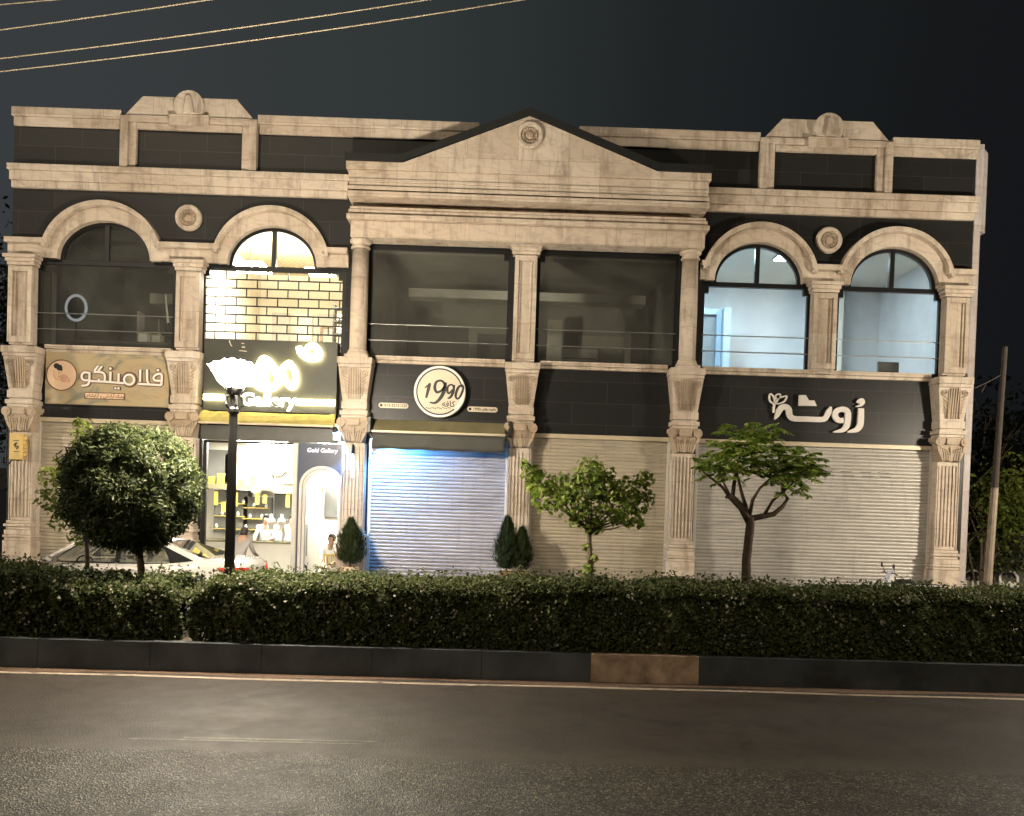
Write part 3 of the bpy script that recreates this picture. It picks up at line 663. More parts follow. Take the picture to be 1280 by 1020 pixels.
# --- roller shutters
def shutter(x0, x1, mat, n=46, zt=3.36):
    zs = np.linspace(PAVE+.06, zt, n*8+1); y0 = .085; vs = []; fs = []; sl_ = (zt-PAVE-.06)/n
    for z in zs:
        p = ((z-PAVE-.06)/sl_) % 1.0; d = .016*abs(sin(pi*p))**.6
        vs += [(x0,y0-d,z),(x1,y0-d,z)]
    m = len(zs); fs = [(2*i,2*i+1,2*i+3,2*i+2) for i in range(m-1)]
    q = MB().add(vs, fs); o = obj('roller_shutter', q, mat, B, 0, False)
    obj('bottom_bar', box(x0, x1, .05, .10, PAVE+.004, PAVE+.06), 'white_metal', o, .004)
    for a, b in ((x0-.06, x0+.015), (x1-.015, x1+.06)): obj('guide_rail', box(a, b, .03, .12, PAVE, 3.36), 'white_metal', o, .004)
    obj('header', box(x0-.06, x1+.06, -.03, .06, 3.362, 3.456), 'cream_bar', o, .006)
    return o
s1 = shutter(-10.26, -7.34, 'shutter_cream'); s3 = shutter(-3.0, -.04, 'shutter_paint'); s4 = shutter(.52, 3.50, 'shutter_cream'); s5 = shutter(4.16, 9.30, 'shutter_grey')
obj('badge', box(4.30, 4.46, -.036, -.031, 3.395, 3.425), 'ink_black', s5)
q = MB()
for k, x in enumerate((6.9,7.33,7.76,8.15)):
    q.box(x, x+.24, .062, .0665, 2.83, 2.85); q.box(x+.05, x+.3, .062, .0665, 2.74, 2.76)
obj('stencil_mark', q, 'charcoal_panel', s5)
# --- rooms
def room(name, x0, x1, y1, z0, z1, wall, ceil, floor, y0=.31):
    q = MB(); q.add([(x0,y0,z0),(x0,y1,z0),(x0,y1,z1),(x0,y0,z1)], [(0,1,2,3)]); q.add([(x1,y0,z0),(x1,y1,z0),(x1,y1,z1),(x1,y0,z1)], [(3,2,1,0)])
    q.add([(x0,y1,z0),(x1,y1,z0),(x1,y1,z1),(x0,y1,z1)], [(0,1,2,3)])
    o = obj(name, q, wall, B)
    obj('ceiling', MB().add([(x0,y0,z1),(x1,y0,z1),(x1,y1,z1),(x0,y1,z1)], [(0,1,2,3)]), ceil, o)
    obj('floor', MB().add([(x0,y0,z0),(x1,y0,z0),(x1,y1,z0),(x0,y1,z0)], [(0,1,2,3)]), floor, o)
    return o
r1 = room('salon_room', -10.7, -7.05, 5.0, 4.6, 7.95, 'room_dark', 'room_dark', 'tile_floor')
r2 = room('gallery_room', -6.95, -3.45, 5.0, 4.6, 7.95, 'room_cream', 'wood_slats', 'tile_floor')
r3 = room('office_room', -3.35, 3.80, 6.0, 4.6, 7.75, 'room_grey', 'room_grey', 'tile_floor')
r5 = room('end_room', 3.90, 9.80, 4.2, 4.6, 7.95, 'room_blue', 'room_white', 'tile_floor')
r6 = room('shop_room', -7.65, -3.50, 3.0, PAVE, 3.2, 'room_white', 'room_white', 'tile_floor')
# wall features inside
obj('soffit', box(-2.7, 3.4, 3.4, 3.9, 7.12, 7.34), 'plaster_panel', r3); obj('partition', box(.95, 1.35, 4.6, 4.8, 4.62, 6.9), 'plaster_panel', r3)
obj('doorway', box(-1.0, .3, 5.9, 5.98, 4.62, 6.7), 'niche_grey', r3); obj('wall_panel', box(1.9, 3.3, 5.93, 5.985, 4.9, 6.75), 'plaster_panel', r3)
obj('wall_panel', box(-3.0, -1.25, 5.93, 5.985, 4.9, 6.85), 'niche_grey', r3); obj('wall_post', box(3.05, 3.2, 4.4, 4.55, 4.62, 7.0), 'room_white', r3)
obj('soffit', box(-9.0, -7.3, 2.6, 3.0, 6.55, 6.8), 'plaster_panel', r1); obj('wall_panel', box(-8.9, -7.9, 4.92, 4.985, 4.9, 6.4), 'niche_grey', r1)
obj('white_jamb', box(-10.36, -10.2, .30, .5, 5.02, 6.7), 'room_white', r1)
obj('wall_post', box(5.32, 5.50, 2.9, 3.2, 4.62, 7.0), 'door_blue', r5); obj('partition', box(7.9, 8.6, 3.6, 3.9, 4.62, 7.9), 'room_white', r5)
dr = obj('inner_door', box(4.45, 5.18, 3.2, 3.26, 4.62, 6.85), 'door_wood', r5)
q = MB(); q.box(4.25, 4.44, 3.1, 3.3, 4.62, 7.0); q.box(5.19, 5.31, 3.1, 3.3, 4.62, 7.0); q.box(4.445, 5.185, 3.1, 3.3, 6.86, 7.0); obj('door_frame', q, 'door_blue', dr)
obj('socket', box(6.2, 6.28, 4.17, 4.195, 5.5, 5.58), 'charcoal_panel', r5)
for k in range(5): obj('wall_bay', box(-6.6+k*.62, -6.12+k*.62, 4.9, 4.97, 4.9, 6.9), 'room_white' if k % 2 else 'plaster_panel', r2)
obj('alcove', box(-4.4, -3.6, 4.3, 4.9, 4.62, 6.9), 'plaster_panel', r2)
# shop fittings
for a, b, z0, z1, mt in ((-6.6,-6.1,2.2,3.0,'niche_grey'),(-5.4,-5.15,2.1,3.0,'niche_grey'),(-4.95,-4.65,2.2,3.0,'niche_grey'),(-5.1,-4.7,1.25,1.95,'niche_grey'),(-5.9,-5.6,1.3,1.95,'niche_grey'),(-4.0,-3.7,1.4,3.0,'niche_grey'),(-6.2,-5.95,2.2,2.9,'plaster_panel')):
    obj('wall_niche', box(a*1.15, b*1.15, 2.9, 2.985, z0, z1), mt, r6)
obj('shelf', box(-7.6, -4.62, 2.3, 2.89, 2.02, 2.14), 'awning_olive', r6)
for x, z0, z1 in ((-6.35,1.62,1.95),(-6.18,1.45,1.7),(-5.92,1.6,1.95),(-5.45,1.66,1.95),(-5.28,1.7,1.92),(-4.78,1.62,1.95)): obj('hanging_tag', box(x*1.13-.05, x*1.13+.05, 2.4, 2.42, z0, z1), 'gold_box', r6)
obj('wall_disc', MB().disc(-5.80, 2.62, .22, 2.82, .05, 32), 'room_white', r6); obj('wall_rail', box(-5.6, -5.0, 2.84, 2.89, 2.5, 2.64), 'room_white', r6)
obj('partition', box(-4.60, -4.50, .35, 2.0, PAVE, 3.18), 'room_white', r6)
# --- shop front: window, door leaf, lintel
q = MB(); q.box(-6.68,-6.60,.02,.12,PAVE,3.08); q.box(-6.60,-4.70,.02,.12,3.03,3.08); q.box(-6.60,-4.70,.02,.12,PAVE,PAVE+.06)
sf = obj('shop_window', q, 'dark_metal', B); obj('pane', box(-6.60,-4.70,.06,.068,PAVE+.06,3.03), 'shop_glass', sf)
obj('jamb', box(-4.70,-4.585,-.05,.12,PAVE,3.08), 'white_metal', sf, .02)
obj('lintel', box(-6.68,-3.72,-.16,-.01,3.085,3.395), 'charcoal_panel', B, .006)
# navy door surround with an arched opening
cx, a, b = -4.045, .40, .34; n = 30; q = MB(); zs = 2.12; X0, X1, ZT = -4.58, -3.58, 3.08
xs = [X0]+[cx-a*cos(pi*i/n) for i in range(n+1)]+[X1]; zz = [zs]+[zs+b*1.1*sin(pi*i/n) for i in range(n+1)]+[zs]
for i in range(len(xs)-1):
    if xs[i+1]-xs[i] < 1e-6: continue
    q.add([(xs[i],-.06,zz[i]),(xs[i+1],-.06,zz[i+1]),(xs[i+1],-.06,ZT),(xs[i],-.06,ZT),(xs[i],.1,zz[i]),(xs[i+1],.1,zz[i+1]),(xs[i+1],.1,ZT),(xs[i],.1,ZT)], [(0,1,2,3),(5,4,7,6),(0,4,5,1)])
q.box(X0, cx-a, -.06, .1, PAVE, zs); q.box(cx+a, X1, -.06, .1, PAVE, zs)
dw = obj('door_surround', q, 'navy_panel', B)
q = MB(); 
for off, yf in ((.0,-.10),(.075,-.085)):
    aa = a+.06-off; bb = b*1.1+.06-off
    q.arc(cx, zs, aa-.035, bb-.035, aa+.03, bb+.03, yf, .02); q.box(cx-aa-.03, cx-aa+.035, yf, .02, PAVE, zs-.002); q.box(cx+aa-.035, cx+aa+.03, yf, .02, PAVE, zs-.002)
obj('arch_trim', q, 'white_metal', dw, .006)
pts = [(cx-a,PAVE),(cx+a,PAVE)]+[(cx+a*cos(pi*i/24), zs+b*1.1*sin(pi*i/24)) for i in range(25)]
dl = obj('glass_door', MB().prism(pts, .04, .05), 'shop_glass', dw); obj('handle', MB().tube([(-4.36,.0,.6),(-4.36,.0,1.3)], .015), 'rail_steel', dl)
# ------------------------------------------------------------------ ceiling lights (lit lamps seen or shining through the windows, plus faint added ones out of sight)
def ceiling_light(x0, x1, y0, y1, z, mat, label, group=None):
    t_ = thing('ceiling_light', label, 'ceiling light', ((x0+x1)/2,(y0+y1)/2,z), group)
    obj('housing', box(x0-.03, x1+.03, y0-.03, y1+.03, z-.03, z-.002), 'white_metal', t_, .004)
    obj('diffuser', box(x0, x1, y0, y1, z-.045, z-.031), mat, t_)
for xa, xb, ya, yb, lb in ((-6.6,-5.8,1.0,1.9,'warm hanging light at the left of the bright gallery room upstairs'),(-4.9,-4.3,1.4,2.0,'warm hanging light at the right of the bright gallery room upstairs')):
    t_ = thing('pendant_light', lb, 'pendant light', ((xa+xb)/2,(ya+yb)/2,7.9)); obj('rod', MB().tube([((xa+xb)/2,(ya+yb)/2,7.94),((xa+xb)/2,(ya+yb)/2,7.27)], .012), 'dark_metal', t_); obj('shade', box(xa, xb, ya, yb, 7.20, 7.26), 'warm_panel', t_)
ceiling_light(-6.4, -5.2, .7, 2.6, 3.19, 'shop_panel', 'white ceiling light over the jewellery counter in the shop')
ceiling_light(-4.4, -3.7, .7, 2.2, 3.19, 'shop_panel', 'white ceiling light just inside the arched glass door')
ceiling_light(4.15, 4.75, 1.0, 1.5, 7.94, 'cool_panel', 'cold blue white ceiling light in the right wing room by its inner door')
ceiling_light(6.2, 7.4, 1.0, 1.8, 7.94, 'cool_dim', 'cold ceiling light in the middle of the right wing room')
ceiling_light(-7.36, -7.12, 1.6, 2.0, 7.94, 'dim_fill', 'faint fill light added in the dark salon upstairs, hidden behind the second pilaster')  # lamp added to bring out the shelves, kept out of view
ceiling_light(.06, .42, 2.2, 2.5, 7.74, 'dim_fill', 'faint fill light added out of sight in the dim office behind the two middle windows')  # lamp added to lift the dim room, unseen behind the middle pilaster
# ------------------------------------------------------------------ things in the upper rooms
t_ = thing('ring_mirror', 'round mirror with a pale glowing rim in the dark salon window upstairs', 'mirror', (-9.95,.9,5.93))
q = MB(); q.arc(-9.95, 6.03, .20, .25, .255, .31, .87, .90, 0, 2*pi, 48); obj('rim', q, 'mirror_ring', t_)
q = MB(); q.prism([(-9.95+.2*cos(k*pi/24), 6.03+.25*sin(k*pi/24)) for k in range(48)], .885, .895); obj('mirror_glass', q, 'car_black', t_)
obj('stand', MB().tube([(-9.95,.9,5.72),(-9.95,.9,4.62)], .02), 'dark_metal', t_)
t_ = thing('shelf_unit', 'dark open shelf unit with pale uprights in the salon upstairs', 'shelf', (-8.9,3.2,4.6))
for k in range(4): obj('upright', box(-9.3+k*.42, -9.26+k*.42, 2.6+k*.25, 2.95+k*.25, 4.61, 6.35-.12*k), 'plaster_panel', t_)
for z in (4.95, 5.4, 5.85): obj('board', box(-9.26, -8.05, 2.95, 3.3, z, z+.03), 'furniture_dark', t_)
for x, h_, mt, lb in ((-8.35,.22,'ac_white','pale box on the salon window ledge, the wider one'), (-8.05,.17,'plaster_panel','small grey box on the salon window ledge')):
    t_ = thing('storage_box', lb, 'box', (x,.8,5.25)); obj('body', box(x-.1, x+.1, .7, .9, 5.251, 5.25+h_), mt, t_, .004); obj('lid', box(x-.11, x+.11, .69, .91, 5.252+h_, 5.29+h_), 'cream_bar', t_, .004)
t_ = thing('work_desk', 'low dark work desk along the salon window', 'desk', (-8.6,.8,4.6)); obj('desk_top', box(-10.0, -7.4, .5, 1.1, 5.2, 5.249), 'furniture_dark', t_, .006)
for x in (-9.9,-7.5):
    for y in (.56, 1.04): obj('leg', box(x-.03, x+.03, y-.03, y+.03, 4.61, 5.199), 'dark_metal', t_)
t_ = thing('wall_lamp', 'thin slanted white strip lamp inside the salon window', 'lamp', (-7.75,.6,6.0)); q = MB(); q.tube([(-7.80,.55,6.32),(-7.72,.55,5.70)], [.015,.03]); obj('tube', q, 'plastic_white', t_); obj('arm', MB().tube([(-7.72,.56,5.7),(-7.6,.62,5.3),(-7.6,.7,5.25)], .01), 'dark_metal', t_)
t_ = thing('air_conditioner', 'wall mounted air conditioner in the office behind the right middle window', 'air conditioner', (1.75,5.8,6.2))
obj('casing', box(1.4, 2.45, 5.66, 5.928, 6.0, 6.33), 'ac_white', t_, .03); obj('outlet', box(1.46, 2.39, 5.63, 5.657, 6.01, 6.06), 'furniture_dark', t_)
t_ = thing('display_rack', 'tall dark rack with pale goods at the right of the bright gallery room', 'rack', (-4.2,2.4,4.6))
for x in (-4.36,-4.02): obj('upright', box(x-.02, x+.02, 2.2, 2.5, 4.61, 6.62), 'furniture_dark', t_)
for k in range(6): obj('board', box(-4.339, -4.041, 2.2, 2.5, 4.9+k*.32, 4.93+k*.32), 'furniture_dark', t_)
for k in range(5): obj('goods', box(-4.30, -4.08, 2.24, 2.45, 4.931+k*.32, 5.08+k*.32), 'white_metal', t_, .02)
t_ = thing('picture_frame', 'wide brown frame on the back wall of the bright gallery room', 'frame', (-4.9,4.85,6.1)); q = MB(); q.box(-5.25,-4.45,4.82,4.9,6.5,6.56); q.box(-5.25,-4.45,4.82,4.9,5.8,5.86); q.box(-5.25,-5.19,4.82,4.9,5.86,6.5); q.box(-4.51,-4.45,4.82,4.9,5.86,6.5); obj('moulding', q, 'furniture_wood', t_); obj('panel', box(-5.19,-4.51,4.86,4.89,5.86,6.5), 'plaster_panel', t_)
t_ = thing('office_chair', 'dark padded office chair half seen in the right wing window', 'chair', (8.7,1.2,4.6)); obj('backrest', box(8.45, 8.95, 1.0, 1.08, 5.05, 5.45), 'niche_grey', t_, .03); obj('seat', box(8.45, 8.95, 1.09, 1.55, 4.98, 5.05), 'niche_grey', t_, .03)
obj('stem', MB().tube([(8.7,1.3,4.98),(8.7,1.3,4.68)], .03), 'dark_metal', t_); q = MB()
for k in range(5): q.tube([(8.7,1.3,4.68),(8.7+.28*cos(k*1.257),1.3+.28*sin(k*1.257),4.64)], .02)
obj('foot_star', q, 'dark_metal', t_)

# ------------------------------------------------------------------ things in the shop
t_ = thing('display_counter', 'long white jewellery counter with a dark top edge behind the shop window', 'counter', (-5.7,1.5,PAVE))
obj('body', box(-7.3, -4.75, 1.2, 1.8, PAVE+.01, .78), 'room_white', t_, .01); obj('counter_top', box(-7.33, -4.72, 1.17, 1.83, .785, .83), 'awning_olive', t_, .006); obj('glass_box', box(-7.2, -4.8, 1.22, 1.78, .832, 1.1), 'shop_glass', t_)
k = 0
for x, s_ in ((-7.30,.14),(-7.08,.22),(-6.82,.17),(-6.58,.12),(-6.30,.2)):
    t_ = thing('gift_box', ['small gold gift box at the left end of the shop shelf','tall gold gift box, second on the shop shelf','gold gift box behind the lamp post line on the shop shelf','smallest gold gift box on the shop shelf','gold gift box at the right end of the shelf row'][k], 'gift box', (x,2.47,2.14), 'gold gift boxes on the shop shelf'); k += 1
    obj('body', box(x-.07, x+.07, 2.40, 2.54, 2.142, 2.14+s_), 'gold_box', t_, .004); obj('lid', box(x-.075, x+.075, 2.395, 2.545, 2.143+s_, 2.18+s_), 'gold_box', t_, .004)
for i, x in enumerate((-5.55,-5.3)):
    t_ = thing('jewellery_bust', ['white jewellery bust on the counter, nearer the lamp post','white jewellery bust on the counter, nearer the door'][i], 'bust', (x,1.5,1.1)); q = MB(); q.lathe([(.06,.0),(.07,.02),(.05,.05),(.10,.16),(.085,.24),(.03,.28),(.028,.36)], x, 1.5, 1.102, 'Z', 20); obj('torso', q, 'plaster_panel', t_, 0, True); obj('foot', MB().lathe([(.07,0),(.07,.012)], x, 1.5, 1.1005, 'Z', 20), 'gold_box', t_)
for i, (x, w_, h_, lb) in enumerate(((-6.9,.42,1.05,'grey glass cabinet at the left end of the jewellery shop, behind the lamp post'),(-6.25,.34,.9,'narrow grey glass cabinet in the middle of the jewellery shop'))):
    t_ = thing('wall_cabinet', lb, 'cabinet', (x,2.75,.95)); obj('case', box(x-w_, x+w_, 2.72, 2.98, .95, .95+h_), 'niche_grey', t_, .006)
    for k in range(3): obj('tray', box(x-w_+.03, x+w_-.03, 2.60, 2.719, 1.02+k*h_*.3, 1.04+k*h_*.3), 'gold_box', t_)
    for k in range(6): obj('trinket', MB().lathe([(.03,0),(.045,.05),(.02,.11)], x-w_+.09+k*(w_*2-.18)/5, 2.66, 1.042+(k%3)*h_*.3, 'Z', 10), 'white_metal', t_)
t_ = thing('bench', 'white slatted bench inside the arched glass door', 'bench', (-3.95,1.2,PAVE))
obj('seat', box(-4.2, -3.72, 1.0, 1.4, .12, .16), 'room_white', t_, .006)
for x in (-4.17,-3.75):
    for y in (1.03,1.37): obj('leg', box(x-.02, x+.02, y-.02, y+.02, PAVE+.002, .119), 'gold_box', t_)
q = MB()
for kk in range(6): x = -4.17+kk*.084; q.box(x-.012, x+.012, 1.0, 1.02, .161, .56)
q.box(-4.2, -3.72, .995, 1.025, .561, .59); obj('backrest', q, 'gold_box', t_)

# ------------------------------------------------------------------ signs
# salon sign board
bx = lambda cx, cy: (-10.31+(cx-95)/1045*2.86, 4.84-(cy-66-(cx-95)*.034)/412*1.09)
def U(pts): return [(*bx(p[0], p[1]), *p[2:]) for p in pts]
t_ = thing('salon_sign', 'tan printed salon sign board with Persian lettering and a round peach badge', 'sign', (-8.88,-.1,4.3))
obj('board', box(-10.07, -7.40, -.14, -.002, 3.74, 4.855), 'salon_print', t_, .006)
bx = lambda cx, cy: (-10.05+(cx-95)/1045*2.63, 4.83-(cy-66-(cx-95)*.034)/412*1.07)
def letters(y, d, w, mat, name):
    q = MB()
    for pts, cl in (([(470,232),(425,230),(405,252),(408,280),(428,294),(468,294)],0),([(470,226),(470,300),(455,332),(405,340)],0),([(468,300),(600,306),(770,320)],0),
        ([(508,226),(570,228),(600,250),(602,304)],0),([(512,215),(545,172)],0),([(545,217),(577,177)],0),([(545,292),(560,285)],0),([(650,226),(650,310)],0),([(720,240),(720,316)],0),
        ([(905,208),(905,310)],0),([(962,206),(966,300),(985,330)],0),([(888,326),(985,330),(1088,338)],0),([(1088,338),(1088,250),(1050,246),(1022,268),(1030,296),(1088,300)],0)):
        q.stroke(U(pts), w, y, d, closed=bool(cl), smooth=len(pts) > 3)
    cx, cz = bx(812, 290); q.arc(cx, cz, .085, .085, .085+w, .085+w, y, y+d, 0, 2*pi, 32)
    for p in ((648,198),(1056,212)): a, b = bx(*p); q.disc(a, b, w*.62, y, d, 16)
    for p in ((696,362),(722,363)): a, b = bx(*p); q.box(a-w*.5, a+w*.5, y, y+d, b-w*.45, b+w*.45)
    return obj(name, q, mat, t_)
letters(-.165, .0245, .085, 'ink_brown', 'letter_edge'); letters(-.175, .009, .045, 'sign_white', 'lettering')
cx, cz = bx(233, 252); bd = obj('badge', MB().disc(cx, cz, .325, -.17, .0295), 'badge_peach', t_)
q = MB(); q.arc(cx, cz, .315, .315, .337, .337, -.178, -.1705, 0, 2*pi, 48); obj('badge_rim', q, 'ink_brown', bd)
q = MB()
for p, r in (((188,175),.06),((212,188),.065),((228,205),.03)): a, b = bx(*p); q.disc(a, b, r, -.176-.001*r, .006, 20)
obj('hair_mark', q, 'ink_black', bd)
q = MB(); q.stroke(U([(170,215),(165,250),(190,285),(245,295),(300,310)]), .02, -.175, .005); q.stroke(U([(205,270),(250,250),(285,275),(300,305)]), .03, -.1755, .005); a, b = bx(250,285); q.disc(a, b, .07, -.174, .004, 20); q.stroke(U([(195,215),(215,225),(205,245)]), .014, -.1765, .006)
obj('figure_mark', q, 'ink_rose', bd)
x0, z1 = bx(430, 402); x1, z0 = bx(776, 460)
pl_ = obj('plaque', box(x0, x1, -.158, -.1405, z0, z1+.03), 'ink_brown', t_, .004); obj('plaque_face', box(x0+.02, x1-.02, -.163, -.1585, z0+.02, z1+.01), 'badge_peach', pl_)
text('plaque_text', '\uFEF2\uFEEB\uFE8E\uFEB8\uFEF3\uFE8D\uFEAD\uFE81 \u0648 \uFEF2\uFEB8\uFEF3\uFE8D\uFEAD\uFE81 \uFEDA\uFEF4\uFE97\uFEEE\uFE91', (x0+x1)/2, (z0+z1)/2+.015, -.1645, .10, 'ink_black', pl_, xs=.9, bold=.001, depth=.001)
# gold shop's lit sign
t_ = thing('gallery_sign', 'large black sign box with glowing white and yellow lettering above the gold shop', 'sign', (-5.2,-.3,4.4))
obj('board', box(-6.60, -3.74, -.30, -.002, 3.70, 5.24), 'sign_black', t_, .008)
gx = lambda cx, cy: (-6.62+(cx-65)/1105*2.90, 5.24-(cy-86-(cx-65)*.02)/585*1.54)
def V(pts): return [(*gx(p[0], p[1]), *p[2:]) for p in pts]
y = -.37
def gl(name, pts, w, dy=0, **k): obj(name, MB().stroke(V(pts), w, y-dy, .04, **k), 'sign_light', t_)
gl('glowing_bar', [(85,567),(250,570)], .12, 0, smooth=False); gl('glowing_bar', [(838,600),(1155,602)], .12, 0, smooth=False)
q = MB().stroke(V([(540,480),(515,430),(535,310),(572,255),(630,300),(690,400),(690,440),(640,485)]), .15, y-.01, .05, closed=True); q.stroke(V([(600,300),(585,400),(600,480)]), .13, y-.015, .05); q.stroke(V([(530,450),(440,440)]), .16, y-.004, .045, smooth=False); obj('glowing_letter', q, 'sign_light', t_)
gl('glowing_letter', [(770,290),(720,340),(745,420),(800,480),(830,440),(825,360),(790,300)], .12, .008, closed=True)
gl('glowing_letter', [(850,150,.10),(870,200,.14),(930,235,.16),(1000,235,.16),(1015,190,.14),(970,140,.12),(930,150,.10),(900,200,.1)], .14, .012)
text('glowing_text', 'Gallery', *gx(618, 592), -.40, .37, 'sign_text_light', t_, bold=.012, xs=1.08, depth=.012)
q = MB(); q.stroke(V([(275,105),(290,140),(300,150)]), .015, -.305, .004); q.stroke(V([(375,125),(400,128)]), .012, -.305, .004, smooth=False); q.stroke(V([(380,155),(405,158)]), .02, -.305, .004, smooth=False); q.stroke(V([(358,185),(420,190)]), .012, -.305, .004, smooth=False); obj('small_marks', q, 'sign_cream', t_)
t_ = thing('door_lettering', 'white Gold Gallery lettering on the navy panel over the arched door', 'lettering', (-4.05,-.07,2.9)); obj('backing', box(-4.50, -3.66, -.066, -.0605, 2.82, 3.02), 'navy_panel', t_)
text('letters', 'Gold Gallery', -4.06, 2.92, -.072, .128, 'sign_letter_white', t_, shear=.15, bold=.0015, depth=.005)
# cafe sign
t_ = thing('cafe_sign', 'round cream cafe sign with black ring and brush numerals 1990 on the black fascia', 'sign', (-1.53,-.2,4.27))
cx0, cz0 = -1.53, 4.265; k_ = .555/222
kx = lambda cx, cy: (cx0+(cx-632)*k_, cz0-(cy-280-(cx-632)*.035)*k_)
def Kq(pts): return [(*kx(p[0], p[1]), *p[2:]) for p in pts]
obj('disc', MB().disc(cx0, cz0, .555, -.24, .20), 'sign_white', t_, .006)
q = MB(); q.arc(cx0, cz0, .475, .475, .505, .505, -.245, -.2405, radians(12), radians(312), 64); obj('ring', q, 'ink_black', t_)
obj('face', MB().disc(cx0, cz0, .47, -.2435, .003), 'sign_cream', t_)
q = MB(); y = -.252; d = .009
q.stroke(Kq([(503,245,8),(525,232,16),(548,206,16)]), .03, y, d) if 0 else q.stroke([(*kx(a,b), w_*k_) for a,b,w_ in ((503,246,8),(525,232,16),(550,206,14))], .03, y, d)
for pts in (((548,210,20),(535,260,28),(518,334,18)),
            ((680,225,22),(650,188,18),(605,195,20),(590,245,26),(610,285,22),(650,268,18),(678,230,20)),
            ((682,200,22),(672,270,34),(645,330,30),(600,375,22),(550,372,10)),
            ((752,240,16),(735,220,14),(705,235,16),(700,275,20),(715,295,16),(745,262,14)),
            ((757,222,16),(750,280,26),(730,325,22),(703,340,10))):
    q.stroke([(*kx(a,b), w_*k_) for a,b,w_ in pts], .03, y-.001, d)
q.stroke([(*kx(a,b), w_*k_) for a,b,w_ in ((818,225,14),(790,250,22),(772,310,22),(785,342,14),(810,325,18),(832,270,20),(835,235,14))], .03, y, d, closed=True)
obj('numerals', q, 'ink_black', t_)
text('cafe_word', '\uFEEA\uFED3\uFE8E\uFB90', *kx(712, 388), -.2475, .17, 'ink_black', t_, bold=.003, depth=.002)
q = MB()
for k in range(14): a, b = kx(525+k*15.5, 418+(k%3)*3); q.box(a-.012, a+.012, -.247, -.2436, b-.012, b+.010)
obj('small_script', q, 'ink_black', t_)
for x0, x1, zc, s_, nm in ((-2.87,-2.22,3.955,'013-32131320','phone number'),(-.93,-.27,3.935,'1990.cafe.rasht','account name')):
    t_ = thing('sign_plate', 'small cream pill shaped plate with the cafe '+nm, 'sign plate', ((x0+x1)/2,-.03,zc)); h_ = .055
    pts = [(x0+h_+h_*cos(a), zc+h_*sin(a)) for a in np.linspace(pi/2, 3*pi/2, 14)]+[(x1-h_+h_*cos(a), zc+h_*sin(a)) for a in np.linspace(-pi/2, pi/2, 14)]
    obj('plate', MB().prism(pts, -.03, -.002), 'sign_cream', t_); obj('icon', MB().disc(x0+h_+.005, zc, .032, -.035, .004, 16), 'ink_black', t_); text('plate_text', s_, (x0+x1)/2+.05, zc, -.0325, .085, 'ink_black', t_, bold=.0015, depth=.0015)
# boutique lettering on the right fascia
t_ = thing('boutique_lettering', 'white raised Persian boutique lettering with a leaf sprig on the right black fascia', 'lettering', (6.7,-.1,4.1))
rx = lambda cx, cy: (5.61+(cx-160)*.00218, 4.50-(cy-72-(cx-160)*.036)*.00218)
def Q(pts): return [(*rx(p[0], p[1]), *[v*.00218 for v in p[2:]]) for p in pts]
q = MB(); y = -.10; d = .06
q.stroke(Q([(1103,232,52),(1102,330,62),(1098,400,62),(1070,442,54),(1035,455,40),(975,468,14)]), .1, y, d)
q.stroke(Q([(930,350,50),(885,352,52),(848,318,56),(848,270,56),(885,245,52),(935,243,52),(970,275,58),(972,350,60),(962,410,58),(935,445,48),(900,456,36),(835,468,10)]), .1, y, d)
q.stroke(Q([(800,215,14),(780,262,56),(755,318,52),(715,342,52),(560,338,52),(430,332,54),(388,298,58),(376,245,62),(345,216,58),(305,222,58),(278,262,58),(262,300,44),(240,340,8)]), .1, y, d)
q.prism([rx(*p) for p in ((475,98),(540,98),(575,152),(628,152),(655,208),(475,205))], y, y+d)
q.stroke(Q([(1070,180,28),(1080,155,32),(1108,150,36),(1118,175,34),(1095,203,24),(1050,213,10)]), .05, y, d); a, b = rx(1092,168); q.disc(a, b, .045, y-.001, d, 16)
for pts in (((232,180,20),(226,225,22),(228,272,18)),((222,185,14),(182,150,16),(183,88,14),(218,110,16),(236,170,14)),((245,186,14),(275,130,16),(350,108,12),(330,160,16),(262,186,12)),((248,140,12),(240,105,12),(262,88,12),(288,92,10),(285,118,12),(262,140,10))):
    q.stroke(Q(pts), .03, y, d)
obj('letters', q, 'letter_white', t_)
# ------------------------------------------------------------------ awnings
t_ = thing('folded_awning', 'rolled up yellow fabric awning under the glowing gallery sign', 'awning', (-5.2,-.3,3.5))
q = MB(); n, m_ = 60, 7; vs = []
for i in range(n+1):
    x = -6.64+i/n*2.90
    for j in range(m_+1):
        v = j/m_; end = abs(i/n-.5)*2
        z = 3.70-v*.26-(.02 if end < .9 else .05*v); yy = -.30-.10*sin(pi*v)-.022*sin(x*19+v*5)*end-.014*sin(x*41+7*v)-.02*sin(v*16+x*3)
        vs.append((x, yy, z))
fs = [(i*(m_+1)+j, (i+1)*(m_+1)+j, (i+1)*(m_+1)+j+1, i*(m_+1)+j+1) for i in range(n) for j in range(m_)]
q.add(vs, fs); fb = obj('fabric', q, 'awning_yellow', t_, 0, True); sm = fb.modifiers.new('solid', 'SOLIDIFY'); sm.thickness = .012
obj('front_bar', box(-6.66, -3.76, -.40, -.33, 3.405, 3.455), 'cream_bar', t_, .01)
obj('bracket', box(-3.78, -3.60, -.36, -.02, 3.13, 3.50), 'white_metal', t_, .012)
t_ = thing('box_awning', 'dark half closed awning with an olive cover and cream bar under the cafe sign', 'awning', (-1.5,-.4,3.3))
